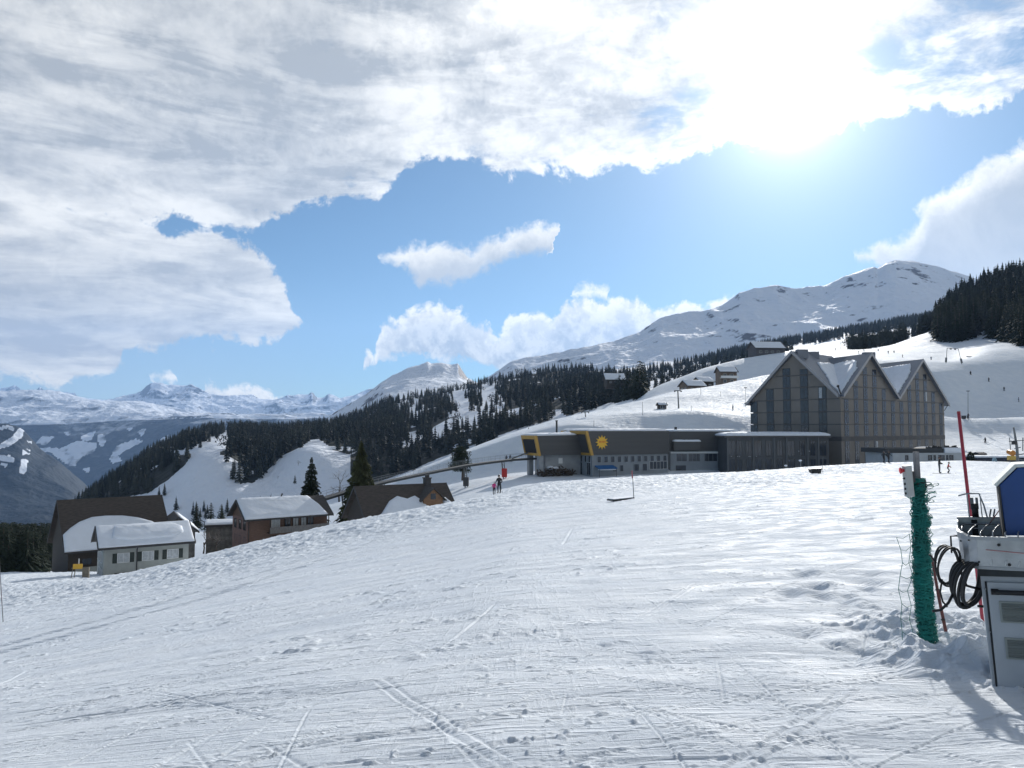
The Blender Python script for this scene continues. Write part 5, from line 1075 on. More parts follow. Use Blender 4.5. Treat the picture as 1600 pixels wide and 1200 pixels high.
# snow left on the roofs between the gables
def gsnow(p, m_, b_, az, t0, pts, seed):
    A = Vector(p(m_, 0, hv(az) + 0.31)); B = Vector(p(b_, 0, hv(ez) + 0.31)); e1 = (B - A).normalized(); e2 = (Vector(p(m_, 1, 0)) - Vector(p(m_, 0, 0)))
    snow_pad('roof_snow', A, e1, e2, pts, 0.35, H0, seed=seed, jag=0.25, soft=0.3)
LsA = math.hypot(LA / 2, 18.2 - ez); LsB = math.hypot(13.45, 17.6 - ez)
gsnow(pA, LA / 2, 0, 18.2, 0, [(4, 6), (8, 4), (12, 1), (LsA, 0.5), (LsA, 13), (8, 19), (5, 17), (3.6, 12)], 21)
gsnow(pB, 13.45, 0, 17.6, 0, [(2.5, 3), (6, 0.5), (LsB, 0.2), (LsB, 13), (7, 16), (3.5, 12)], 22)
gsnow(pB, 13.45, 26.9, 17.6, 0, [(3.5, 4), (7, 1.5), (LsB, 0.2), (LsB, 13), (6, 15), (3.2, 12)], 23)
gsnow(pB, 40.35, 26.9, 17.6, 0, [(2.0, 2), (6, 0.4), (LsB, 0.2), (LsB, 13), (7, 16), (2.6, 12)], 24)
b = MB()
for pf, s, t, az in ((pA, LA / 2 - 1, 1.5, 18.2), (pA, LA / 2, 9, 18.2), (pB, 14.6, 1.2, 17.6)):
    q = Vector(pf(s, t, hv(az))); b.box(q.x - 1.0, q.x + 1.6, q.y - 0.8, q.y + 0.8, q.z - 1.5, q.z + 0.7)
b.build('chimney', HR, H0)
for pf, s in ((pA, -0.2), (pB, 26.9)):
    b = MB(); q = Vector(pf(s, -0.2, hv(ez) + 0.5)); b.tube([q, q + Vector((-0.5, 0, 1.6))], 0.16, 6); b.ball(q + Vector((-0.6, 0, 1.8)), 0.35); b.build('roof_fan', TRIM, H0)
for s in (LB + 1.7,):
    b = MB(); q = Vector(pB(s, -0.6, hv(ez) - 0.9)); b.ball(q, 0.35); b.tube([q, Vector(pB(LB, -0.1, hv(ez) - 2.6))], 0.09, 5)
b.build('rain_pipe', TRIM, H0)
# ground floor annex in front of the hotel
Q = P(1134, 742, 172); e = empty('glass_annex', (Q.x, Q.y, Q.z), math.atan2(0.04, 1), 'low flat annex with dark glazing and a domed snow roof in front of the hotel', 'annex')
zt = P(0, 681, 172).z - Q.z; W_ = 23.6
b = MB(); b.box(0.5, W_, 0.5, 14, -2, zt - 0.4); b.build('wall', mat('slate_panels', (0.085, 0.092, 0.10), 0.6, 0.15, 0.4), e)
b = MB(); b.box(0, W_ + 0.4, 0, 14.4, zt - 0.4, zt); b.build('roof', HB, e)
snow_pad('roof_snow', (0, 0, zt + 0.003), (1, 0, 0), (0, 1, 0), [(0.05, 0.1), (W_ + 0.2, 0.1), (W_ + 0.2, 14), (0.05, 14)], 0.75, e, seed=16, soft=2.5)
for k, s in enumerate((1.6, 3.3, 5.4, 7.5, 9.9, 12.4, 15.0, 17.5, 19.9, 22.2)):
    for z0, hh in ((0.2, 3.2), (4.2, 3.3)): window(e, s, z0, 1.1 if k % 3 else 1.5, hh, t=0.5, frame=HB, bars=1, glass=GLASS)
for k, s in enumerate((1.4, 2.8, 3.2, 5.3, 5.6, 7.0, 16.6, 19.0)):
    b = MB(); b.ball((s, 0.2, 4.05 if k < 6 else 5.2), 0.16, 0, 6, 0.5); b.build('lamp', WHITE, e)
for s in (0.5, 6.3, 11.0, 13.8, 18.6, 21.0): b = MB(); b.box(s, s + 0.35, 0.35, 0.5, -1, zt - 0.402); b.build('column', mat('slate_column', (0.12, 0.13, 0.14), 0.6), e)
# -- buildings up the slope
def hut(name, label, px, pyb, Y, L, D, hw, hr, wall, ang_=0.2, snow=0.5, cat='chalet', over=0.6, roofm=None):
    q = P(px, pyb, Y); e, w, rr, sl2 = gable_house(name, label, q, ang_, L, D, q.z + hw, q.z + hr, q.z - 2, wall, roofm or TILE, over=over, cat=cat)
    up = Vector((0, D / 2 + over, rr - (w - over * sl2))); Lr = up.length; up.normalize()
    if snow: snow_pad('roof_snow', (-over + 0.1, -over + 0.05, w - over * sl2 + 0.23), (1, 0, 0), up, [(0, 0), (L + over, 0), (L + over, Lr), (0, Lr)], snow, e, seed=int(px))
    return e, w + 0, rr
TAN = mat('tan_timber', (0.17, 0.13, 0.10), 0.85, 0.2, 1)
e, w, rr = hut('small_chalet', 'tan chalet with a snowy roof above the slope, left of a close pair', 1075, 612, 318, 8.5, 6.5, 2.6, 4.6, TAN, 0.35); [window(e, s, 2.6, 1.0, 1.0, frame=WHITE) for s in (2, 4.6)]
[window(e, s, 2.6, 1.0, 1.0, side='left', frame=WHITE) for s in (2, 4.2)]
e, w, rr = hut('small_chalet', 'brown chalet tucked behind the right end of the tan chalet', 1095, 606, 330, 6.5, 6, 2.8, 4.4, WOODD, 0.35); [window(e, s, 2.6, 1.0, 1.0, frame=WHITE) for s in (2, 4.6)]
e, w, rr = hut('tower_house', 'tall narrow two storey house with white balconies high on the slope', 1126, 599, 345, 7.6, 6, 5.4, 7.4, TAN, 0.12); [window(e, s, z, 1.4, 1.2, frame=WHITE) for s in (2, 5.2) for z in (2.4, 5.0)]
b = MB(); b.box(-0.3, 7.9, -1.2, -0.003, 4.3, 4.5); b.box(-0.3, 7.9, -1.2, -1.12, 4.5, 5.4); b.build('balcony', WHITE, e)
e, w, rr = hut('ticket_hut', 'small dark wooden lift hut standing on the lit piste', 1030, 643, 238, 2.3, 2.2, 2.0, 2.55, WOODD, 0.1, 0.12, 'hut', 0.3); window(e, 1.1, 3.0, 1.5, 0.8, frame=WHITE, bars=1)
e, w, rr = hut('forest_farm', 'wide farmhouse with a snowy roof among the trees of the forest', 948, 601, 600, 15, 11, 4.5, 8.5, WOODD, 0.1, 0.8, 'farmhouse', 1.2); [window(e, s, 3.4, 1.4, 1.2, frame=WHITE) for s in (3, 7, 11)]
e, w, rr = hut('hill_inn', 'big dark inn on the snow ridge behind the left gable of the hotel', 1182, 554, 440, 17, 12, 4.2, 7.8, mat('slate_boards', (0.09, 0.09, 0.10), 0.9, 0.15, 1), 0.1, 0.15, 'inn', 1.0); [window(e, s, 3.0, 1.4, 1.2, frame=WHITE) for s in (2.5, 6, 9.5, 13)]
# -- long low building right of the hotel
Q = P(1395, 727, 152); e = empty('long_low_building', Q, R(8), 'long low white building with small dark windows and a flat roof right of the hotel', 'building')
zt = P(0, 708, 152).z - Q.z; b = MB(); b.box(0, 15.2, 0, 9, -2, zt); b.build('wall', mat('white_render', (0.42, 0.45, 0.47), 0.85, 0.08, 0.8), e)
b = MB(); b.box(-1.0, 11.5, 0.6, 9, zt, zt + 0.9); b.build('terrace', mat('dark_terrace', (0.05, 0.055, 0.06), 0.8), e)
b = MB(); b.hexa([(11.5, 0.3, zt), (16.8, 0.3, zt), (16.8, 9, zt), (11.5, 9, zt)], [(11.5, 0.3, zt + 1.0), (14.8, 0.3, zt + 1.0), (14.8, 9, zt + 1.0), (11.5, 9, zt + 1.0)]); b.build('roof_snow', RS, e)
for s, ww in ((3.0, 0.5), (8.0, 0.7), (9.0, 0.3), (10.0, 0.3), (10.7, 0.7), (11.7, 0.3), (12.6, 0.7)): window(e, s, zt - 1.35, ww, 0.85, frame=TRIM, bars=0)
b = MB(); r_ = random.Random(4)
for k in range(26): b.box(8 + k * 0.27, 8.15 + k * 0.27, 1.0, 1.2, zt + 0.9, zt + 1.0 + r_.uniform(0.1, 0.5))
b.build('terrace_furniture', TRIM, e)
Q = P(1524, 727, 158); e = empty('equipment_shed', Q, R(3), 'long dark low shed behind the crest at the right, snow on its roof', 'shed'); b = MB(); b.box(0, 10.6, 0, 5, -1, P(0, 715, 158).z - Q.z); b.build('wall', mat('navy_boards', (0.03, 0.04, 0.065), 0.8, 0.2, 1), e)
snow_pad('roof_snow', (0, 0, P(0, 715, 158).z - Q.z + 0.003), (1, 0, 0), (0, 1, 0), [(0, 0), (10.6, 0), (10.6, 5), (0, 5)], 0.3, e, seed=31)
b = MB(); b.box(0, 0.9, -0.06, -0.003, 0.2, 1.2); b.build('door', DARK, e)
e, w, rr = hut('lift_cabin', 'small olive brown cabin on the snow behind the dark low shed', 1530, 717, 176, 1.6, 1.8, 1.0, 1.25, mat('olive_boards', (0.10, 0.10, 0.07), 0.8), 0.1, 0.0, 'cabin', 0.15); window(e, 0.8, 2.1, 0.5, 0.5, frame=WHITE, bars=0)
# ------------------------------------------------------------------ people
JK = {k: mat('jacket_' + k, c, 0.8, 0.15, 6) for k, c in {'black': (0.025, 0.027, 0.032), 'navy': (0.03, 0.045, 0.08), 'pink': (0.60, 0.05, 0.22), 'red': (0.50, 0.06, 0.05), 'grey': (0.10, 0.11, 0.12), 'blue': (0.05, 0.12, 0.25), 'green': (0.04, 0.10, 0.07)}.items()}
TR = {k: mat('trousers_' + k, c, 0.85, 0.15, 6) for k, c in {'black': (0.02, 0.02, 0.025), 'grey': (0.11, 0.12, 0.13), 'blue': (0.03, 0.05, 0.10)}.items()}
SKIN = mat('skin', (0.45, 0.27, 0.20), 0.6); BOOT = mat('ski_boot', (0.05, 0.05, 0.055), 0.4); GLOVE = mat('glove', (0.02, 0.02, 0.022), 0.8); HELM = {'white': mat('helmet_white', (0.6, 0.6, 0.6), 0.3), 'dark': mat('helmet_dark', (0.03, 0.03, 0.035), 0.3), 'red': mat('helmet_red', (0.5, 0.05, 0.04), 0.3)}
def person(label, jacket, trousers, helmet='dark', pose='stand', h=1.75, skis=True, poles=False, levels=1):
    """one continuous skinned body, x to the right, facing -y"""
    st = {'stand': 0.0, 'stride': 0.22, 'crouch': 0.05, 'wide': 0.02}[pose]; wd = 0.26 if pose == 'wide' else 0.11; cr = 0.12 if pose == 'crouch' else 0.0; ln = 0.16 if pose == 'crouch' else 0.03
    J = {'pel': (0, 0, 0.95 - cr), 'wai': (0, -ln * 0.3, 1.08 - cr), 'che': (0, -ln * 0.7, 1.30 - cr), 'nek': (0, -ln, 1.47 - cr), 'hed': (0, -ln - 0.02, 1.60 - cr), 'top': (0, -ln - 0.02, 1.70 - cr)}
    rad = {'pel': (.155, .12), 'wai': (.15, .115), 'che': (.175, .13), 'nek': (.06, .06), 'hed': (.085, .10), 'top': (.06, .07)}
    E = [('pel', 'wai'), ('wai', 'che'), ('che', 'nek'), ('nek', 'hed'), ('hed', 'top')]
    for s, n in ((-1, 'L'), (1, 'R')):
        f = st * s
        J.update({'hip' + n: (s * 0.09, 0, 0.88 - cr), 'kne' + n: (s * (0.06 + wd * 0.6), -abs(f) * 0.3 - cr * 1.5 - 0.02 + f * 0.4, 0.50 - cr * 0.4), 'ank' + n: (s * wd, f, 0.12), 'toe' + n: (s * (wd + 0.01), f - 0.19, 0.06),
                  'sho' + n: (s * 0.17, -ln * 0.9, 1.40 - cr), 'elb' + n: (s * 0.29, -ln + 0.02 - f * 0.5, 1.16 - cr), 'wri' + n: (s * 0.27, -ln - 0.20 - f * 0.5, 1.00 - cr + (0.06 if pose == 'crouch' else 0)), 'fin' + n: (s * 0.26, -ln - 0.29 - f * 0.5, 0.98 - cr)})
        rad.update({'hip' + n: (.10, .10), 'kne' + n: (.07, .07), 'ank' + n: (.065, .065), 'toe' + n: (.055, .05), 'sho' + n: (.075, .075), 'elb' + n: (.055, .055), 'wri' + n: (.045, .045), 'fin' + n: (.045, .03)})
        E += [('pel', 'hip' + n), ('hip' + n, 'kne' + n), ('kne' + n, 'ank' + n), ('ank' + n, 'toe' + n), ('che', 'sho' + n), ('sho' + n, 'elb' + n), ('elb' + n, 'wri' + n), ('wri' + n, 'fin' + n)]
    k = h / 1.75; names = list(J); me = bpy.data.meshes.new('tmp'); me.from_pydata([tuple(c * k for c in J[n]) for n in names], [(names.index(a), names.index(b)) for a, b in E], [])
    o = bpy.data.objects.new('tmp', me); S.collection.objects.link(o); sk = o.modifiers.new('s', 'SKIN'); sk.use_smooth_shade = True
    for i, n in enumerate(names): me.skin_vertices[0].data[i].radius = tuple(r * k for r in rad[n])
    me.skin_vertices[0].data[0].use_root = True
    sb = o.modifiers.new('b', 'SUBSURF'); sb.levels = levels; sb.render_levels = levels
    dg = bpy.context.evaluated_depsgraph_get(); body = bpy.data.meshes.new_from_object(o.evaluated_get(dg)); bpy.data.objects.remove(o)
    for m in (JK[jacket], TR[trousers], BOOT, GLOVE, SKIN): body.materials.append(m)
    seg = [(Vector(J[a]) * k, Vector(J[b]) * k, a, b) for a, b in E]
    for f in body.polygons:
        c = f.center; best = None
        for a, b, na, nb in seg:
            t = max(0, min(1, (c - a).dot(b - a) / (b - a).length_squared)); d = (c - a.lerp(b, t)).length
            if best is None or d < best[0]: best = (d, na, nb, t)
        _, na, nb, t = best
        f.material_index = 4 if nb in ('hed', 'top') and t > 0.3 or na == 'hed' else (1 if nb[:3] in ('hip', 'kne') or (nb[:3] == 'ank' and t < 0.75) or (na == 'pel' and nb == 'wai' and c.z < 0.93 * k) else (2 if nb[:3] in ('ank', 'toe') else (3 if nb[:3] == 'fin' else 0))); f.use_smooth = True
    body.name = 'body'; e = empty('person', (0, 0, 0), 0, label, 'person'); bo = bpy.data.objects.new('body', body); S.collection.objects.link(bo); bo.parent = e
    hb = MB(); hc = Vector(J['hed']) * k + Vector((0, 0.01, 0.05 * k)); hb.ball(hc, 0.135 * k, 0, 10, 0.95); he = hb.build('helmet', HELM[helmet], e, True)
    for v in he.data.vertices:
        if v.co.z < hc.z - 0.03 * k: v.co.z = hc.z - 0.03 * k; 
    g = MB(); g.box(hc.x - 0.085 * k, hc.x + 0.085 * k, hc.y - 0.137 * k, hc.y - 0.10 * k, hc.z - 0.075 * k, hc.z - 0.015 * k); g.build('goggles', GLASS, he)
    if skis:
        for s, n in ((-1, 'L'), (1, 'R')):
            a = Vector(J['ank' + n]) * k; b = MB(); x = a.x; y0, y1 = a.y - 0.85 * k, a.y + 0.65 * k
            b.hexa([(x - .045, y0, 0.0), (x + .045, y0, 0.0), (x + .045, y1, 0.0), (x - .045, y1, 0.0)], [(x - .045, y0, .02), (x + .045, y0, .02), (x + .045, y1, .02), (x - .045, y1, .02)])
            b.hexa([(x - .045, y0 - .16, .08), (x + .045, y0 - .16, .08), (x + .045, y0 - .002, 0.0), (x - .045, y0 - .002, 0.0)], [(x - .045, y0 - .16, .10), (x + .045, y0 - .16, .10), (x + .045, y0 - .002, .02), (x - .045, y0 - .002, .02)])
            b.build('ski', mat('ski_red', (0.35, 0.05, 0.05), 0.4) if helmet == 'red' else BOOT, e)
    if poles:
        for n in 'LR':
            a = Vector(J['fin' + n]) * k; b = MB(); b.tube([a + Vector((0, 0, .08)), (a.x * 1.15, a.y + 0.35, 0.02)], 0.011, 5); b.build('ski_pole', TRIM, e)
    return e
def stand(e, px, py, rz, dist=None, y0=40):
    q = P(px, py, dist) if dist else hit(px, py, y0)
    if q is None: q = onground(px, 260)
    if dist: q = Vector((q.x, q.y, float(near_zs(q.x, q.y))))
    e.location = q; e.rotation_euler = (0, 0, rz); return e
def near_zs(x, y): return base.z(x, y) + float(detail(np.array(x), np.array(y)))
stand(person('adult skier in dark clothes standing legs apart, reaching back towards a child in red', 'black', 'grey', 'dark', 'wide', 1.80), 1468, 742, R(55), 82)
stand(person('small child on skis in a red jacket beside the adult with legs apart', 'red', 'black', 'dark', 'crouch', 1.30), 1481, 741, R(60), 83)
stand(person('left one of two people in black walking side by side before the hotel front', 'black', 'black', 'dark', 'stride', 1.75, False), 1381, 726, R(20), 112)
stand(person('right one of two people in black walking side by side before the hotel front', 'black', 'black', 'dark', 'stride', 1.82, False), 1388.5, 726, R(20), 111)
stand(person('adult in black standing at the rim of the piste next to a child in pink', 'black', 'black', 'dark', 'stand', 1.82, False, True), 780, 768, R(200), 76)
stand(person('child in a pink jacket beside the adult in black at the piste rim', 'pink', 'black', 'white', 'stand', 1.28, False), 772, 769, R(160), 75.5)
tiny = [person('', 'black', 'black', 'dark', 'crouch', 1.75, True, True, 0), person('', 'navy', 'grey', 'dark', 'stand', 1.75, True, False, 0), person('', 'grey', 'black', 'white', 'stride', 1.70, True, True, 0), person('', 'blue', 'blue', 'dark', 'wide', 1.7, True, False, 0)]
TP = [(1517, 586, 'skier in dark clothes highest on the shaded slope below the gantry'), (1545, 597, 'dark clothed skier second from the top on the shaded slope right of the hotel'), (1569, 611, 'dark clothed skier third from the top on the shaded slope right of the hotel'), (1592, 628, 'faint skier lowest on the shaded slope at the right edge'),
      (1540, 692, 'walker alone on the sunlit slope right of the lamp post'), (1513, 654, 'person crouching beside a box at the foot of the lamp post'), (1410, 559, 'tallest looking skier on the bright ridge between the second and third gable'), (1145, 641, 'skier standing alone on the sunlit terrace left of the hotel'),
      (862, 722, 'walker on the snow just left of the cable station, near the track'), (873, 724, 'second walker close beside the first, just left of the cable station')]
GL = 'tiny skier in the loose line along the bright ridge above the hotel roof'
TP += [(x, y, None) for x, y in ((1342, 553), (1350, 550), (1372, 549), (1388, 553), (1397, 552), (1455, 563), (1200, 549), (1210, 550), (1306, 548))]
TP[8] = (791, 721, TP[8][2]); TP[9] = (797, 721, TP[9][2])
used = set()
for i, (x, y, lb) in enumerate(TP):
    k = i % 4; e = tiny[k] if k not in used else copy_tree(tiny[k]); used.add(k); e['label'] = lb or GL
    e['group'] = 'skiers on the bright ridge' if lb is None else 'far off skiers and walkers'
    q = hit(x, y, 120 if y > 700 else 200)
    e.location = q or onground(x, 300); e.rotation_euler = (0, 0, rs.uniform(0, 6.28))
# ------------------------------------------------------------------ raised covered track with its pillars
STEEL = mat('galvanised_steel', (0.32, 0.34, 0.36), 0.45, 0.12, 3, metal=0.6); GREY = mat('grey_paint', (0.16, 0.17, 0.18), 0.6, 0.15, 2); REDP = mat('red_padding', (0.50, 0.035, 0.035), 0.7, 0.1, 4)
pts = [(505, 778, 146), (545, 766, 150), (600, 752, 155), (650, 741.5, 160), (690, 733.5, 163), (730, 726, 166), (770, 720.5, 169), (800, 717, 171), (836, 715, 173)]
pw = [P(*p) for p in pts]; O = pw[0]; e = empty('raised_track', O, 0, 'long curved raised conveyor track on pillars leading into the cable station', 'conveyor track')
def offs(i):
    d = pw[min(i + 1, len(pw) - 1)] - pw[max(i - 1, 0)]; n = Vector((-d.y, d.x, 0)).normalized(); return n
b = MB()
for i in range(len(pw) - 1):
    a0, a1 = pw[i] - O, pw[i + 1] - O; n0, n1 = offs(i) * 1.1, offs(i + 1) * 1.1; dz = Vector((0, 0, 0.42))
    b.hexa([a0 - n0 - dz, a1 - n1 - dz, a1 + n1 - dz, a0 + n0 - dz], [a0 - n0, a1 - n1, a1 + n1, a0 + n0])
b.build('deck', mat('dark_deck', (0.06, 0.065, 0.07), 0.7, 0.15, 1), e)
b = MB()
for sg in (-1, 1):
    top = [p - O + offs(i) * 1.05 * sg + Vector((0, 0, 1.0)) for i, p in enumerate(pw)]; b.tube(top, 0.028, 5); b.tube([p - Vector((0, 0, 0.5)) for p in top], 0.02, 5)
    for i in range(len(pw) - 1):
        for j in range(4): q = top[i].lerp(top[i + 1], j / 4); b.tube([q - Vector((0, 0, 1.0)), q], 0.022, 4)
b.build('railing', STEEL, e)
b = MB(); a0 = pw[-2] - O; b.tube([a0 + Vector((0, 0, 0.1)), pw[-1] - O + Vector((2.2, 0.5, 2.4))], 0.16, 6); b.build('brace', GREY, e)
for px, py, k, slant, pad in ((541, 808, 1, -7, None), (597, 765, 2, 0, None), (666, 762, 3, -4, None), (727, 758, 5, -2, BOOT), (787, 744, 7, -3, REDP)):
    tp = P(px + slant, pts[k][1] + 4, pts[k][2]); bt = P(px, py, pts[k][2]); bt.z = min(bt.z, ground(bt.x, bt.y)) - 0.3
    b = MB(); b.tube([tp - O, bt - O], 0.15, 6); b.tube([tp - O + Vector((0.45, 0, 0)), bt - O + Vector((0.55, 0, 0))], 0.10, 6)
    for q in range(5): u = tp.lerp(bt, (q + 0.5) / 5) - O; v = tp.lerp(bt, (q + 1.3) / 5) - O; b.tube([u, v + Vector((0.5, 0, 0))], 0.05, 4)
    pi = b.build('pillar', GREY, e)
    if pad: c = MB(); z0 = P(px, py, pts[k][2]) - O; c.box(z0.x - 0.45, z0.x + 0.75, z0.y - 0.45, z0.y + 0.45, z0.z - 0.2, z0.z + 1.7); c.build('padding', pad, pi, bevel=0.08)
# ------------------------------------------------------------------ masts, lamps, gantries
def mast(name, label, cat, px, pyt, pyb, D, r, lean=0, kind='plain', group=None):
    bt = P(px, pyb, D); tp = P(px + lean, pyt, D); h = tp.z - bt.z; e = empty(name, bt, 0, label, cat, group); dx = tp.x - bt.x
    b = MB(); b.tube([(0, 0, -1.0), (dx, 0, h)], [r, r * 0.7], 7); b.build('pole', GREY, e)
    if kind == 'lamp': c = MB(); c.box(dx - 0.45, dx + 0.45, -0.2, 0.2, h - 0.1, h + 0.12); c.build('lamp_head', TRIM, e); c = MB(); c.box(-0.2, 0.2, -0.2, 0.2, 0.2, 1.2); c.build('switch_box', TRIM, e)
    if kind == 'lift':
        c = MB(); c.box(dx - 1.1, dx + 1.1, -0.12, 0.12, h - 0.25, h + 0.05); cb = c.build('crossarm', GREY, e)
        for q in (-1, 1): w_ = MB(); [w_.tube([(dx + q, -0.7 + 0.35 * j, h - 0.34), (dx + q + 0.12, -0.7 + 0.35 * j, h - 0.34)], 0.17, 8) for j in range(5)]; w_.build('rollers', TRIM, cb)
    if kind == 'sign': c = MB(); c.box(dx - 0.35, dx + 0.35, -0.05, 0.05, h - 0.5, h); c.build('board', WHITE, e)
    return e
mast('lift_pylon', 'leaning dark lift pylon above the roof of the cable station', 'lift pylon', 918, 643, 669, 222, 0.20, -4, 'lift')
mast('lift_pylon', 'tall upright lift pylon right of the small dark ticket hut', 'lift pylon', 1061, 610, 645, 240, 0.26, -2, 'lift')
mast('lamp_post', 'slender lamp post on the lit terrace left of the hotel roof', 'lamp post', 1164.5, 606, 635, 250, 0.07, 0, 'lamp')
mast('lamp_post', 'tall lamp post on the mound right of the hotel', 'lamp post', 1512.5, 611, 655, 250, 0.10, 0, 'lamp')
mast('marker_pole', 'short thick pole on the snow rim left of the station roof', 'pole', 826, 668, 682, 219, 0.16)
for px, y0, y1, D, lb in ((871, 661, 669, 223, 'short post on the shaded slope left of the leaning pylon'), (928, 657, 666, 224, 'short post on the shaded slope just right of the leaning pylon'), (1004, 628, 649, 240, 'thin post with a box at its foot left of the ticket hut'),
                          (1095, 606, 618, 285, 'thin post on the lit slope below the pair of chalets'), (1126, 612, 620, 283, 'short stake on the lit slope below the tower house'), (1080, 634, 643, 262, 'stake on the edge of the lit terrace right of the tall pylon')):
    q = hit(px, y1, 200) or P(px, y1, D); mast('marker_pole', lb, 'pole', px, y0, y1, q.y, 0.07)
def gantry(label, x0, x1, yt, yb, D, pads):
    a = P(x0, yb, D); b_ = P(x1, yb + 2, D + 3); h = P(x0, yt, D).z - a.z; e = empty('lift_gantry', a, 0, label, 'lift gantry'); d = b_ - a; d.z = 0; t0 = Vector((d.x * 0.08, 0, h)); t1 = d * 0.80 + Vector((0, 0, h))
    for p, q, g in ((Vector((0, 0, -0.5)), t0, 0), (d - Vector((0, 0, 0.6)), t1, 1)):
        m_ = MB(); m_.tube([p, q], 0.10, 6); o = m_.build('leg', GREY, e)
        if pads: c = MB(); z = p + Vector((0, 0, 0.5)); c.tube([z, z + (q - p) * 0.30], 0.38, 8); c.build('padding', GREY, o)
    m_ = MB(); m_.tube([t0, t1], 0.09, 6); cb = m_.build('crossbar', GREY, e)
    for u in (0.33, 0.72): c = MB(); p = t0.lerp(t1, u); c.box(p.x - 0.18, p.x + 0.18, p.y - 0.4, p.y + 0.4, p.z - 0.45, p.z - 0.05); c.build('roller_box', TRIM, cb)
gantry('steel tow lift gantry with padded legs on the shaded slope under the dark wood', 1478, 1503, 544, 566, 300, True)
gantry('small distant lift gantry on the white slope above the first hotel gable', 1313, 1325, 534, 547, 520, False)
q = P(1512, 592, 285); 
# tow bar resting on the slope, seen as a thin dark line
q = hit(1515, 558, 200) or P(1515, 558, 310); e = empty('tow_sled', q, R(5), 'small dark rescue sled lying on the shaded slope right of the gantry', 'sled'); b = MB(); b.hexa([(-1.1, -.3, .05), (1.1, -.3, .05), (1.1, .3, .05), (-1.1, .3, .05)], [(-1.3, -.35, .35), (1.2, -.35, .3), (1.2, .35, .3), (-1.3, .35, .35)]); b.build('hull', TRIM, e); b = MB(); b.tube([(-1.2, 0, .3), (-1.7, 0, .6)], .05, 5); b.tube([(-1.7, -.3, .6), (-1.7, .3, .6)], .05, 5); b.build('handle', STEEL, e)
# lift mast at the right edge
q = P(1588, 727, 92); e = empty('lift_mast', q, 0, 'steel lift mast with crossarms and fittings at the right edge of the photo', 'lift mast'); k = 92 / F
def L2(px, py, dy=0): return Vector(((px - 1588) * k, dy, -(py - 727) * k))
b = MB(); b.tube([L2(1591, 740), L2(1590, 700), L2(1586, 668)], [0.17, 0.15, 0.10], 8); b.build('pole', GREY, e)
b = MB(); b.tube([L2(1578, 690), L2(1604, 688)], 0.05, 6); b.tube([L2(1579, 684), L2(1580, 703)], 0.05, 5); b.tube([L2(1600, 684), L2(1599, 705)], 0.06, 5); b.build('crossarm', GREY, e)
b = MB(); b.box(*[(1584 - 1588) * k, (1588 - 1588) * k], -0.3, 0.3, (727 - 695) * k, (727 - 689) * k); b.build('motor_box', TRIM, e)
b = MB(); b.tube([L2(1586, 701), L2(1596, 699)], 0.06, 5); b.tube([L2(1587, 711), L2(1603, 709)], 0.07, 5); b.tube([L2(1588, 717), L2(1600, 719)], 0.05, 5); b.build('bracket', GREY, e)
q = P(1583, 720, 118); e = empty('snow_gun', q, 0, 'orange and yellow machine beside the lift mast at the right edge', 'snow machine'); b = MB(); b.tube([(-0.2, -.3, 1.15), (-0.1, .8, 1.35)], [.45, .38], 12); b.build('barrel', mat('orange_machine', (0.55, 0.22, 0.04), 0.5), e); b = MB(); b.box(-.6, .5, -.3, .5, .1, .75); b.build('housing', mat('yellow_machine', (0.60, 0.40, 0.08), 0.5), e); 
for s_ in (-1, 1): b = MB(); b.tube([(s_ * .5, 0, .3), (s_ * .7, -.4, -.2)], .06, 5); b.build('leg', GREY, e)
q = P(1555, 725, 118); e = empty('folding_stand', q, 0, 'small pale blue A shaped stand at the foot of the dark low shed', 'stand'); 
for s_ in (-1, 1): b = MB(); b.prism([(s_ * .48, 0, -.1), (s_ * .12, 0, 1.0), (0, 0, 1.0), (s_ * .25, 0, -.1)] if s_ > 0 else [(-.25, 0, -.1), (0, 0, 1.0), (-.12, 0, 1.0), (-.48, 0, -.1)], (0, .35, 0)); b.build('side', mat('pale_blue_paint', (0.25, 0.38, 0.45), 0.6), e)
b = MB(); b.box(-.45, .45, -.05, -.003, .0, .25); b.build('crosspiece', TRIM, e)
q = P(1517, 724, 146); e = empty('dark_bush', q, 0, 'dark round evergreen bush at the right end of the long low building', 'bush'); r = np.random.RandomState(9); V = []; Fc = []
for i in range(1600):
    d = r.normal(size=3); d /= np.linalg.norm(d); p = d * r.uniform(.5, 1) ** .4 * np.array([.55, .55, .95]) * 1.1 + [0, 0, 1.1]; bb = len(V); V += [tuple(p), tuple(p + r.normal(size=3) * .09), tuple(p + r.normal(size=3) * .09)]; Fc.append((bb, bb + 1, bb + 2))
me = bpy.data.meshes.new('foliage'); me.from_pydata(V, [], Fc); me.materials.append(SPRUCE); o = bpy.data.objects.new('foliage', me); S.collection.objects.link(o); o.parent = e; b = MB(); b.tube([(0, 0, -.5), (0, 0, 1.4)], .06, 6); b.build('trunk', BARK, e)
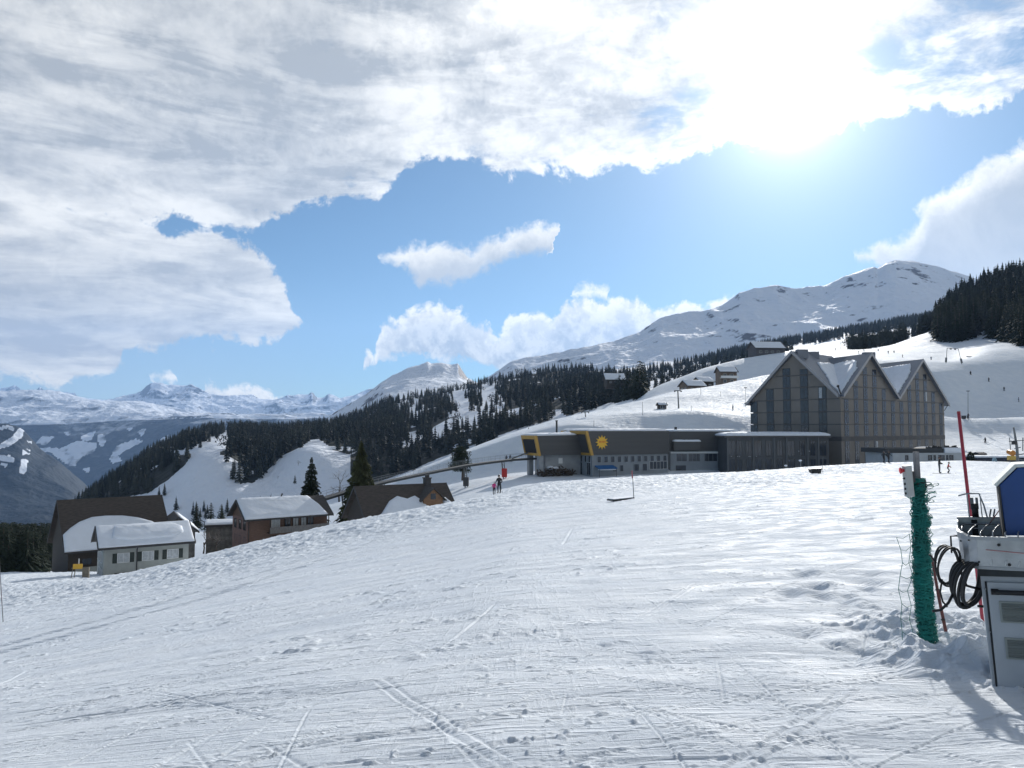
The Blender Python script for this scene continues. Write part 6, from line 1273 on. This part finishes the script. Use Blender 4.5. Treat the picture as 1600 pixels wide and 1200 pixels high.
# brush heap under the station wing
se, sang, sO, szb = STATION; r = random.Random(12)
pe = empty('brush_heap', P(866, 743, 170), sang, 'heap of dark branches and rocks, partly snowed, under the left wing of the cable station', 'brush heap'); b = MB()
for i in range(150):
    x = r.uniform(-4.5, 4.5); z = r.uniform(0, 1) * (2.3 - abs(x) * 0.25) * r.uniform(0.5, 1); y = r.uniform(-1.2, .5) - 0.3; d = Vector((r.gauss(0, 1), r.gauss(0, .5), r.gauss(0, .5))).normalized() * r.uniform(.4, 1.2); b.tube([(x, y, z), (x + d.x, y + d.y, max(0, z + d.z))], r.uniform(.04, .18), 5)
b.build('branches', BARK, pe); b = MB(); b.ball((-0.8, 0.2, 1.7), 1.0, 0, 12, .45); b.ball((0.4, 0.1, 1.65), .8, 0, 12, .4); b.build('snow_cap', RS, pe, True)
# wooden stand with a yellow board by the white house
q = P(125, 905, 90); q.z = near_zs(q.x, q.y); e = empty('wooden_stand', q, R(12), 'grey wooden trestle stand with a yellow board in the snow before the dark barn', 'stand')
GW = mat('grey_wood', (0.17, 0.15, 0.12), 0.9, 0.3, 3); 
b = MB(); b.box(-.75, .25, -.12, -.06, 1.05, 1.62); b.build('board', mat('yellow_board', (0.62, 0.36, 0.04), 0.6), e)
for xs in ((-.95, -.75), (-.62, -.50)): b = MB(); b.tube([(xs[0], -.1, -.3), (xs[1], 0, 1.3)], .05, 5); b.build('leg', GW, e)
b = MB(); b.box(.25, .95, -.15, .15, -.3, 1.2); b.build('crate_post', GW, e); b = MB(); b.tube([(-.95, 0, 1.15), (.95, 0, 1.2)], .06, 5); b.build('rail', GW, e); b = MB(); b.tube([(-.2, .1, 1.1), (-.2, .1, 2.2)], .05, 5); b.build('post', WHITE, e)
# bollards with snow caps before the annex
for px, y0, y1, lb in ((1182.5, 735, 741, 'short bollard with a snow cap, leftmost of three before the annex'), (1228, 728, 737, 'bollard with a snow cap, middle of three before the annex'), (1251, 720, 742, 'tallest bollard with a snow cap, rightmost of three before the annex')):
    e = mast('bollard', lb, 'bollard', px, y0, y1, 122, 0.11); h = P(0, y0, 122).z - P(0, y1, 122).z; b = MB(); b.ball((0, 0, h + .05), .28, 0, 8, .5); b.build('snow_cap', RS, e, True)
# trough with a stake on the field, board with a pole
q = P(1274, 750, 84); q.z = near_zs(q.x, q.y); e = empty('black_trough', q, R(8), 'black plastic sled trough lying on the snow before the hotel', 'trough'); b = MB()
b.hexa([(-.50, -.25, .02), (.50, -.25, .02), (.50, .25, .02), (-.50, .25, .02)], [(-.66, -.32, .52), (.64, -.32, .60), (.64, .32, .60), (-.66, .32, .52)]); tb = b.build('tub', mat('black_plastic', (0.02, 0.022, 0.024), 0.5), e); b = MB(); b.box(-.66, .64, -.36, -.325, .44, .56); b.build('rim', mat('black_plastic_rim', (0.035, 0.037, 0.04), 0.5), e)
mast('marker_pole', 'thin pale stake standing at the right end of the black trough', 'pole', 1284, 713, 743, 86, 0.022, 2)
q0 = P(959, 781, 48); q1 = P(992, 776, 49.5); q0.z = near_zs(q0.x, q0.y); q1.z = near_zs(q1.x, q1.y); dv = q1 - q0; e = empty('flat_board', q0, math.atan2(dv.y, dv.x), 'long flat board with snow on it, lying on the piste below the thin pole', 'board')
Lb = math.hypot(dv.x, dv.y); b = MB(); b.box(0, Lb, 0, .55, .04, .12); b.build('plank', TRIM, e); b = MB(); b.box(.03, Lb - .03, .02, .53, .123, .17); b.build('snow_cover', RS, e, bevel=.02)
mast('marker_pole', 'thin pink and grey slalom pole standing at the end of the flat board', 'pole', 991.5, 736, 777, 49.3, 0.028, -3.5)
for ob in S.objects:
    if ob.get('label', '').startswith('thin pink and grey'): 
        c = MB(); c.tube([(-.13, 0, 1.2), (-.145, 0, 1.68)], .035, 6); c.build('sleeve', mat('faded_red', (0.45, 0.12, 0.14), 0.6), ob)
mast('marker_pole', 'thin blue marker pole at the left edge of the piste', 'pole', 7.5, 868, 966, 40, 0.022, -9)
# two stacked crates by the right lamp post
q = hit(1506, 654, 200) or P(1506, 654, 252); e = empty('equipment_crate', q, 0, 'dark equipment crate beside the foot of the tall lamp post on the mound', 'crate'); b = MB(); b.box(-.6, .6, -.4, .4, -.1, .8); b.build('body', TRIM, e, bevel=.05); b = MB(); b.box(-.65, .65, -.45, .45, .803, .95); b.build('lid', GREY, e)
# ------------------------------------------------------------------ foreground: net post
NETC = mat('teal_net', (0.005, 0.19, 0.165), 0.6, 0.25, 8); PW = mat('grey_post_wood', (0.20, 0.20, 0.21), 0.85, 0.25, 12, 0.3, 40)
DN = 7.3; B = P(1450, 1024, DN); T = P(1431, 706, DN); B.z -= 0.05; ax = T - B
e = empty('wooden_post', B, 0, 'grey wooden post rising out of the rolled green net near the camera', 'post')
b = MB(); b.tube([ax * -0.1, ax * 0.55, ax], [0.034, 0.032, 0.030], 4); b.build('shaft', PW, e, bevel=0.003)
def axp(t): return B + ax * t
b = MB(); c = axp(0.845) - B; b.box(c.x - .03, c.x + .055, c.y - .05, c.y + .05, c.z - .05, c.z + .045); b.build('clamp', TRIM, e, bevel=.006)
# net: wraps of cord wound round the post
r = np.random.RandomState(77); ne = empty('rolled_net', B, 0, 'green safety net rolled tightly round the wooden post', 'safety net')
b = MB(); hN = 0.855; Zt = ax.length
for w_ in range(85):
    t0 = r.uniform(0.0, 0.97); turns = r.uniform(2.5, 6); n = int(turns * 22); ph = r.uniform(0, 6.28); dt = r.uniform(-0.22, 0.22); rb = r.uniform(0.052, 0.080); p_ = []
    for i in range(n):
        s = i / n; a = ph + 6.283 * turns * s; t = (t0 + dt * s); t = min(max(t, 0.0), 1.0) ; rr_ = rb + 0.010 * math.sin(a * 3.1 + ph * 5) + 0.0035 * r.normal() + 0.022 * math.exp(-t * 9) ; 
        q = ax * (t * hN + 0.01) + Vector((math.cos(a) * rr_ * 1.03 + 0.012 * math.sin(t * 9 + 1), math.sin(a) * rr_, 0.014 * math.sin(a * 2.3 + ph) + 0.003 * r.normal())); p_.append(q)
    b.tube(p_, 0.0035, 4, caps=False)
for w_ in range(46):                                                # lengthwise cords
    a = r.uniform(0, 6.28); t0 = r.uniform(0, .6); L_ = r.uniform(.2, .4); p_ = []
    for i in range(26):
        t = t0 + L_ * i / 25; a += r.normal() * .16; rr_ = 0.072 + 0.007 * r.normal(); q = ax * (min(t, 1) * hN) + Vector((math.cos(a) * rr_, math.sin(a) * rr_, 0)); p_.append(q)
    b.tube(p_, 0.0035, 4, caps=False)
b.build('cords', NETC, ne, True)
b = MB(); n = 70; V = []; Fc = []
for i in range(n):
    t = i / (n - 1) * hN
    for k in range(14):
        a = 6.283 * k / 14; rr_ = 0.052 + 0.012 * r.uniform(-1, 1) + 0.012 * math.exp(-t * 8); q = ax * t + Vector((math.cos(a) * rr_, math.sin(a) * rr_, r.normal() * .004)); V.append(tuple(q))
for i in range(n - 1):
    for k in range(14): Fc.append((i * 14 + k, i * 14 + (k + 1) % 14, (i + 1) * 14 + (k + 1) % 14, (i + 1) * 14 + k))
b.add(V, Fc); b.build('packed_net', mat('deep_teal_net', (0.004, 0.12, 0.10), 0.8, 0.4, 60, 0.8, 120), ne, True)
b = MB()
for w_ in range(30):                                                # loops that stand off the roll at top and foot
    top_ = w_ < 14; t = r.uniform(.88, 1.0) if top_ else r.uniform(.0, .06); a = r.uniform(-1.4, 1.9); c = ax * (t * hN) + Vector((math.cos(a) * .07, math.sin(a) * .05, 0)); u = Vector((math.cos(a), math.sin(a), r.uniform(-.2, .5))).normalized(); v = Vector((-math.sin(a), math.cos(a), r.uniform(-.5, .5))).normalized(); s1, s2 = r.uniform(.02, .06) * (1.0 if top_ else 1.3), r.uniform(.015, .04)
    b.tube([c + u * (s1 * (1 - math.cos(g))) + v * (s2 * math.sin(g)) + Vector((0, 0, r.normal() * .003)) for g in np.linspace(0, 6.28, 18)], 0.0035, 4, caps=False)
b.build('loose_loops', NETC, ne, True)
# loose flap of net hanging free on the left
cols = []
for j, pts_ in enumerate(([(1440, 832), (1436, 850), (1432, 870), (1437, 892), (1434, 915), (1438, 940), (1436, 962), (1440, 985), (1438, 1008)],
                          [(1420, 834), (1424, 855), (1420, 878), (1426, 900), (1419, 922), (1424, 945), (1422, 968), (1427, 990), (1425, 1012)],
                          [(1401, 840), (1407, 862), (1410, 880), (1406, 900), (1403, 920), (1409, 942), (1407, 965), (1410, 988), (1409, 1012)])):
    cols.append([P(x + r.normal() * .8, y + r.normal(), DN - 0.03 * j + .02 * math.sin(y / 30)) - B for x, y in pts_])
b = MB()
for cl in cols: b.tube(cl, 0.0028, 4, caps=False)
for i in range(9):
    a, c, d = cols[0][i], cols[1][i], cols[2][i]; b.tube([a, a.lerp(c, .5) - Vector((0, 0, .02)), c, c.lerp(d, .5) - Vector((0, 0, .025)), d], 0.0028, 4, caps=False)
b.build('loose_flap', mat('teal_cord', (0.012, 0.17, 0.15), 0.6), ne, True)
# switch box fixed to the post
Y = DN - 0.06; c = P(1422, 752, Y); e = empty('switch_box', P(1422, 776, Y), 0, 'narrow grey switch box with a red emergency button on the post', 'switch box'); k = Y / F; e.rotation_euler = (0, R(-4), 0)
b = MB(); b.box(-5.5 * k, 5 * k, -.03, .04, 0, 48 * k); b.build('housing', mat('light_grey_plastic', (0.42, 0.44, 0.43), 0.5, 0.05, 20), e, bevel=.005)
b = MB(); b.tube([(-5.5 * k, 0, 41 * k), (-8.5 * k, 0, 41 * k)], 2.4 * k, 10); b.tube([(-8.5 * k, 0, 41 * k), (-11 * k, 0, 41 * k)], [3.2 * k, 5.2 * k], 12); b.build('emergency_button', mat('button_red', (0.60, 0.03, 0.04), 0.4), e, True)
for z in (28.5, 20, 12.5, 5.5): b = MB(); b.tube([(-5.3 * k, 0, z * k), ((-9 if z > 25 else -7.2) * k, 0, z * k)], [1.8 * k, (0.5 if z > 25 else 1.8) * k], 8); b.build('knob', TRIM, e, True)
b = MB(); b.box(2 * k, 9 * k, -.02, .06, 22 * k, 39 * k); b.build('bracket', TRIM, e)
# thin leaning stick
a, c = P(1455, 868, 7.75), P(1482, 1014, 7.35); e = empty('bamboo_stick', c, 0, 'thin reddish brown stick leaning in the snow beside the rolled net', 'stick'); b = MB(); b.tube([c * 0 + Vector((0.03, 0, -.12)), (a - c) * .5, a - c], [.016, .015, .013], 7); b.build('shaft', mat('red_brown_stick', (0.17, 0.055, 0.05), 0.6, 0.3, 12), e, True)
for t in (.3, .62): b = MB(); q = (a - c) * t; b.tube([q - (a - c) * .006, q + (a - c) * .006], .019, 7); b.build('node', BARK, e)
# red slalom pole
a, c = P(1498, 646, 8.8), P(1537, 985, 8.8); e = empty('slalom_pole', c, 0, 'tall red slalom pole leaning behind the aluminium lift console', 'slalom pole'); b = MB(); b.tube([(c - a) * .03, (a - c) * .5, a - c], [.018, .018, .018], 10); b.build('shaft', mat('slalom_red', (0.36, 0.035, 0.06), 0.4, 0.15, 5), e, True); b = MB(); b.tube([(a - c), (a - c) * 1.002 + Vector((0, 0, .02))], [.020, .017], 10); b.build('cap', mat('slalom_cap', (0.30, 0.03, 0.04), 0.5), e, True)
# ------------------------------------------------------------------ lift console at the right edge
DC = 5.6; OC = P(1547, 1043, DC); k = DC / F
ce = empty('lift_console', OC, R(-30), 'grey lift control cabinet under a curved aluminium tray, dug into the snow', 'lift console'); ce.rotation_euler = (0, R(-3.6), R(-30))
CAB = mat('cabinet_grey', (0.42, 0.45, 0.48), 0.45, 0.06, 4, 0.05, 30); CABD = mat('cabinet_gap', (0.02, 0.022, 0.025), 0.8); ALU = mat('worn_aluminium', (0.40, 0.42, 0.44), 0.38, 0.22, 5, 0.25, 14, metal=0.75, dist=.02); VENT = mat('vent_grille', (0.24, 0.265, 0.25), 0.7, 0.08, 3, 0.9, 1, stretch=(1, 1, 140)); BLK = mat('black_rubber', (0.012, 0.013, 0.015), 0.55, 0.2, 8)
b = MB(); b.box(0, 1.35, .012, .42, -.25, .64); b.build('cabinet', CAB, ce, bevel=.004)
b = MB(); b.box(.035, .72, -.012, .010, -.22, .60); dr = b.build('door', CAB, ce, bevel=.006); b = MB(); b.box(.022, .034, -.006, .011, -.22, .60); b.build('door_gap', CABD, ce)
b = MB(); b.tube([(.07, -.03, .535), (.09, -.05, .537), (.27, -.05, .537), (.30, -.03, .535)], .017, 8); b.box(.055, .10, -.03, -.013, .515, .555); b.box(.265, .31, -.03, -.013, .515, .555); b.build('handle', BLK, dr, True)
for z0, x0 in ((.335, .095), (.085, .105)):
    b = MB(); b.box(x0, x0 + .18, -.022, -.0122, z0 - .012, z0 + .135); vo = b.build('vent', mat('vent_frame', (0.30, 0.32, 0.30), 0.6), dr, bevel=.003); b = MB(); b.box(x0 + .015, x0 + .165, -.027, -.0222, z0, z0 + .122); b.build('grille', VENT, vo)
b = MB(); b.box(.26, .45, -.0165, -.0125, .505, .511); b.build('seam', CABD, dr)
for x, z in ((.02, .25), (.09, -.13), (.02, .55)): b = MB(); b.tube([(x, .013, z), (x, -.016, z)], .006, 8); b.build('bolt', STEEL, ce)
b = MB(); b.box(-.01, 1.37, -.02, .44, .642, .69); b.build('gasket', mat('dark_gasket', (0.035, 0.042, 0.045), 0.7, 0.3, 10), ce)
# tray outline, curved at the front left
ol = [(-.115, .50), (-.115, .16), (-.108, .09), (-.09, .035), (-.055, .00), (0.0, -.035), (.15, -.07), (.35, -.10), (1.4, -.15), (1.4, .50)]
b = MB(); n = len(ol)
def wall(z0, z1, off, pts_):
    V = []; m_ = len(pts_)
    for (x, y) in pts_: V += [(x, y, z0(x)), (x, y, z1(x)), (x + off[0], y + off[1], z1(x)), (x + off[0], y + off[1], z0(x))]
    Fc = []
    for i in range(m_ - 1):
        for j in range(4): Fc.append((i * 4 + j, i * 4 + (j + 1) % 4, (i + 1) * 4 + (j + 1) % 4, (i + 1) * 4 + j))
    Fc += [(0, 1, 2, 3), ((m_ - 1) * 4 + 3, (m_ - 1) * 4 + 2, (m_ - 1) * 4 + 1, (m_ - 1) * 4)]; b.add(V, Fc)
wall(lambda x: .70 + (.03 if x < -.085 else 0), lambda x: .905 + (.02 if x < -.085 else 0), (.006, .008), ol[:-1]); fr = b.build('apron', ALU, ce)
b = MB(); wall(lambda x: .90, lambda x: .925 + (.02 if x < -.085 else 0), (.02, .024), [(x - .006, y - .008) for x, y in ol[:-1]]); b.build('rim', STEEL, ce)
b = MB(); wall(lambda x: .695, lambda x: .715, (.02, .024), [(x - .005, y - .006) for x, y in ol[3:-1]]); b.build('lower_rim', STEEL, ce)
b = MB(); b.prism([(x * .98, y * .98 + .012, .86) for x, y in ol], (0, 0, -.012)); b.build('tray', mat('dark_tray_mat', (0.050, 0.058, 0.065), 0.7, 0.2, 12), ce)
b = MB(); b.box(-.11, .18, .49, .505, .80, .995); b.box(-.114, -.108, .30, .49, .80, .995); b.build('back_plate', ALU, ce); b = MB(); b.box(-.115, .18, .48, .512, .995, 1.012); b.build('plate_rim', STEEL, ce); b = MB(); b.box(-.02, .02, .478, .489, .84, .99); b.build('slot', CABD, ce)
for x, z in ((-.05, .895), (.13, .87), (.31, .885), (-.10, .88), (-.10, .74), (.0, .745), (.18, .735), (.40, .87)):
    y = np.interp(x, [q[0] for q in ol[1:-1]], [q[1] for q in ol[1:-1]]); b = MB(); b.tube([(x, y + .01, z), (x, y - .012, z)], .010 if x in (.13, .18) else .006, 8); b.build('bolt', CABD, ce, True)
b = MB()                                                             # bent wire guard over the tray
b.tube([(-.09, .10, .93), (-.085, .40, .955), (-.06, .44, .96), (.20, .44, .965), (.5, .44, .965)], .006, 6); b.tube([(-.04, .24, .950), (.12, .235, .952), (.34, .22, .952)], .004, 5)
for i in range(6): x = -.03 + i * .075; b.tube([(x + .05, .44, .965), (x + .01, .22, .955), (x - .015, .05 - i * .015, .945), (x - .02, -.02 - i * .014, .925)], .005, 5)
b.build('wire_guard', STEEL, ce, True)
b = MB(); b.tube([(-.12, .20, .90), (-.165, .21, .895), (-.17, .22, .77)], .007, 6); b.build('hook', BLK, ce, True)
# weighing marks on the apron
b = MB()
for x in (.07, .155, .235, .3): y = np.interp(x, [q[0] for q in ol[1:-1]], [q[1] for q in ol[1:-1]]) - .006; b.tube([(x, y, .728), (x + .008, y, .745), (x + .01, y, .765)], .0028, 5)
b.build('wire_ends', WHITE, ce, True)
b = MB(); pr = [(.05, .833), (.16, .826), (.30, .815), (.45, .812)]
b.tube([(x, np.interp(x, [q[0] for q in ol[1:-1]], [q[1] for q in ol[1:-1]]) - .003, z) for x, z in pr], .003, 5); b.build('cable', mat('pink_cord', (0.50, 0.20, 0.20), 0.6), ce, True)
# blue cover on the tray
be = empty('blue_cover', OC, R(-30), 'blue sheet metal hood with a snow dusted edge standing on the aluminium tray', 'hood'); be.rotation_euler = ce.rotation_euler
b = MB(); pf = [(.185, .92), (.175, 1.275), (.30, 1.40), (1.3, 1.42), (1.3, .92)]
b.prism([(x, .06, z) for x, z in pf], (0, .38, 0)); b.build('body', mat('blue_enamel', (0.012, 0.060, 0.23), 0.45, 0.10, 4), be, bevel=.006)
b = MB(); b.prism([(.160, .045, 1.27), (.292, .045, 1.402), (1.3, .045, 1.424), (1.3, .045, 1.445), (.283, .045, 1.425), (.142, .045, 1.283)], (0, .41, 0)); b.build('edge', mat('frosted_edge', (0.66, 0.69, 0.66), 0.7, 0.12, 20), be)
b = MB(); b.box(.168, .180, .05, .45, .90, 1.27); b.build('side_flange', TRIM, be)
# small rope pulley behind the tray
ue = empty('rope_pulley', OC, R(-30), 'small steel rope pulley in a bracket on the back of the tray', 'pulley'); ue.rotation_euler = ce.rotation_euler
b = MB(); b.tube([(-.01, .50, 1.06), (.035, .50, 1.06)], .055, 16); b.build('wheel', BLK, ue, True)
b = MB(); b.box(-.035, -.025, .49, .51, .99, 1.19); b.box(.052, .060, .49, .51, .99, 1.19); b.tube([(-.09, .50, 1.175), (-.03, .50, 1.19), (.05, .50, 1.19), (.075, .50, 1.10), (.09, .50, 1.0)], .006, 6); b.build('bracket', STEEL, ue)
b = MB(); b.box(-.015, .01, .485, .498, 1.07, 1.16); b.box(.022, .04, .485, .498, 1.07, 1.16); b.build('cheek', GREY, ue)
for x in (.10, .125): b = MB(); b.tube([(x, .50, .99), (x + .02, .50, 1.07)], .006, 6); b.build('pin', GREY, ue)
a, c = P(1547, 817, 6.0), P(1600, 740, 5.8); e = empty('pink_rope', a, 0, 'thin pink rope running up from the tray to the blue hood', 'rope'); b = MB(); b.tube([(0, 0, 0), (c - a) * .5 - Vector((0, 0, .01)), c - a], .004, 5); b.build('strand', mat('pink_cord', (0.5, 0.2, 0.2), 0.6), e, True)
# cables hung in coils
r = random.Random(3)
def coil(label, px, py, rx, ry, turns, rad, D, tail):
    o = P(px, py, D); k = D / F; e = empty('cable_coil', o, 0, label, 'cable'); b = MB(); p_ = []; n = turns * 28; fx = fy = 1.0
    for i in range(n + 1):
        a = 6.283 * i / 28 + 1.2
        if i % 14 == 0: tx, ty = r.uniform(.74, 1.06), r.uniform(.84, 1.04)
        fx += (tx - fx) * .12; fy += (ty - fy) * .12
        p_.append(Vector((math.cos(a) * rx * k * fx, .07 * math.sin(i * .21) + .05 * math.cos(a) - .0004 * i + .02, math.sin(a) * ry * k * fy + ry * k * (1 - fy) * .9)))
    b.tube(p_, rad, 7); b.build('coil', BLK, e, True)
    for tl in tail: b = MB(); b.tube([P(x, y, D) - o for x, y in tl], rad * .9, 6); b.build('tail', BLK, e, True)
    return e
coil('smaller coil of black cable hung beside the left end of the tray', 1481, 886, 18, 32, 4, .0075, 5.75, [[(1463, 880), (1457, 872), (1452, 866)], [(1472, 905), (1469, 925), (1473, 940), (1480, 948)]])
coil('larger thick bundle of black cable hung in front of the cabinet side', 1512, 914, 24, 36, 7, .011, 5.7, [[(1489, 928), (1482, 942), (1470, 953), (1457, 955)], [(1500, 890), (1510, 915), (1532, 921)], [(1530, 925), (1545, 924)], [(1528, 947), (1545, 948)]])
# ------------------------------------------------------------------ air: one closed box of thin haze round everything but the sky
mb = MB(); mb.box(-34000, 34000, -3000, 33500, -6500, 4300)
hz = mb.build('haze', [bpy.data.materials.new('air')]); hz['kind'] = 'stuff'
m = hz.data.materials[0]; m.use_nodes = True; nt = m.node_tree; nt.nodes.clear()
o = nt.nodes.new('ShaderNodeOutputMaterial'); v = nt.nodes.new('ShaderNodeVolumePrincipled'); nt.links.new(v.outputs[0], o.inputs['Volume'])
v.inputs['Color'].default_value = (0.40, 0.62, 1.0, 1); v.inputs['Density'].default_value = 2.3e-5; v.inputs['Anisotropy'].default_value = 0.35
m.cycles.homogeneous_volume = True if hasattr(m.cycles, 'homogeneous_volume') else False
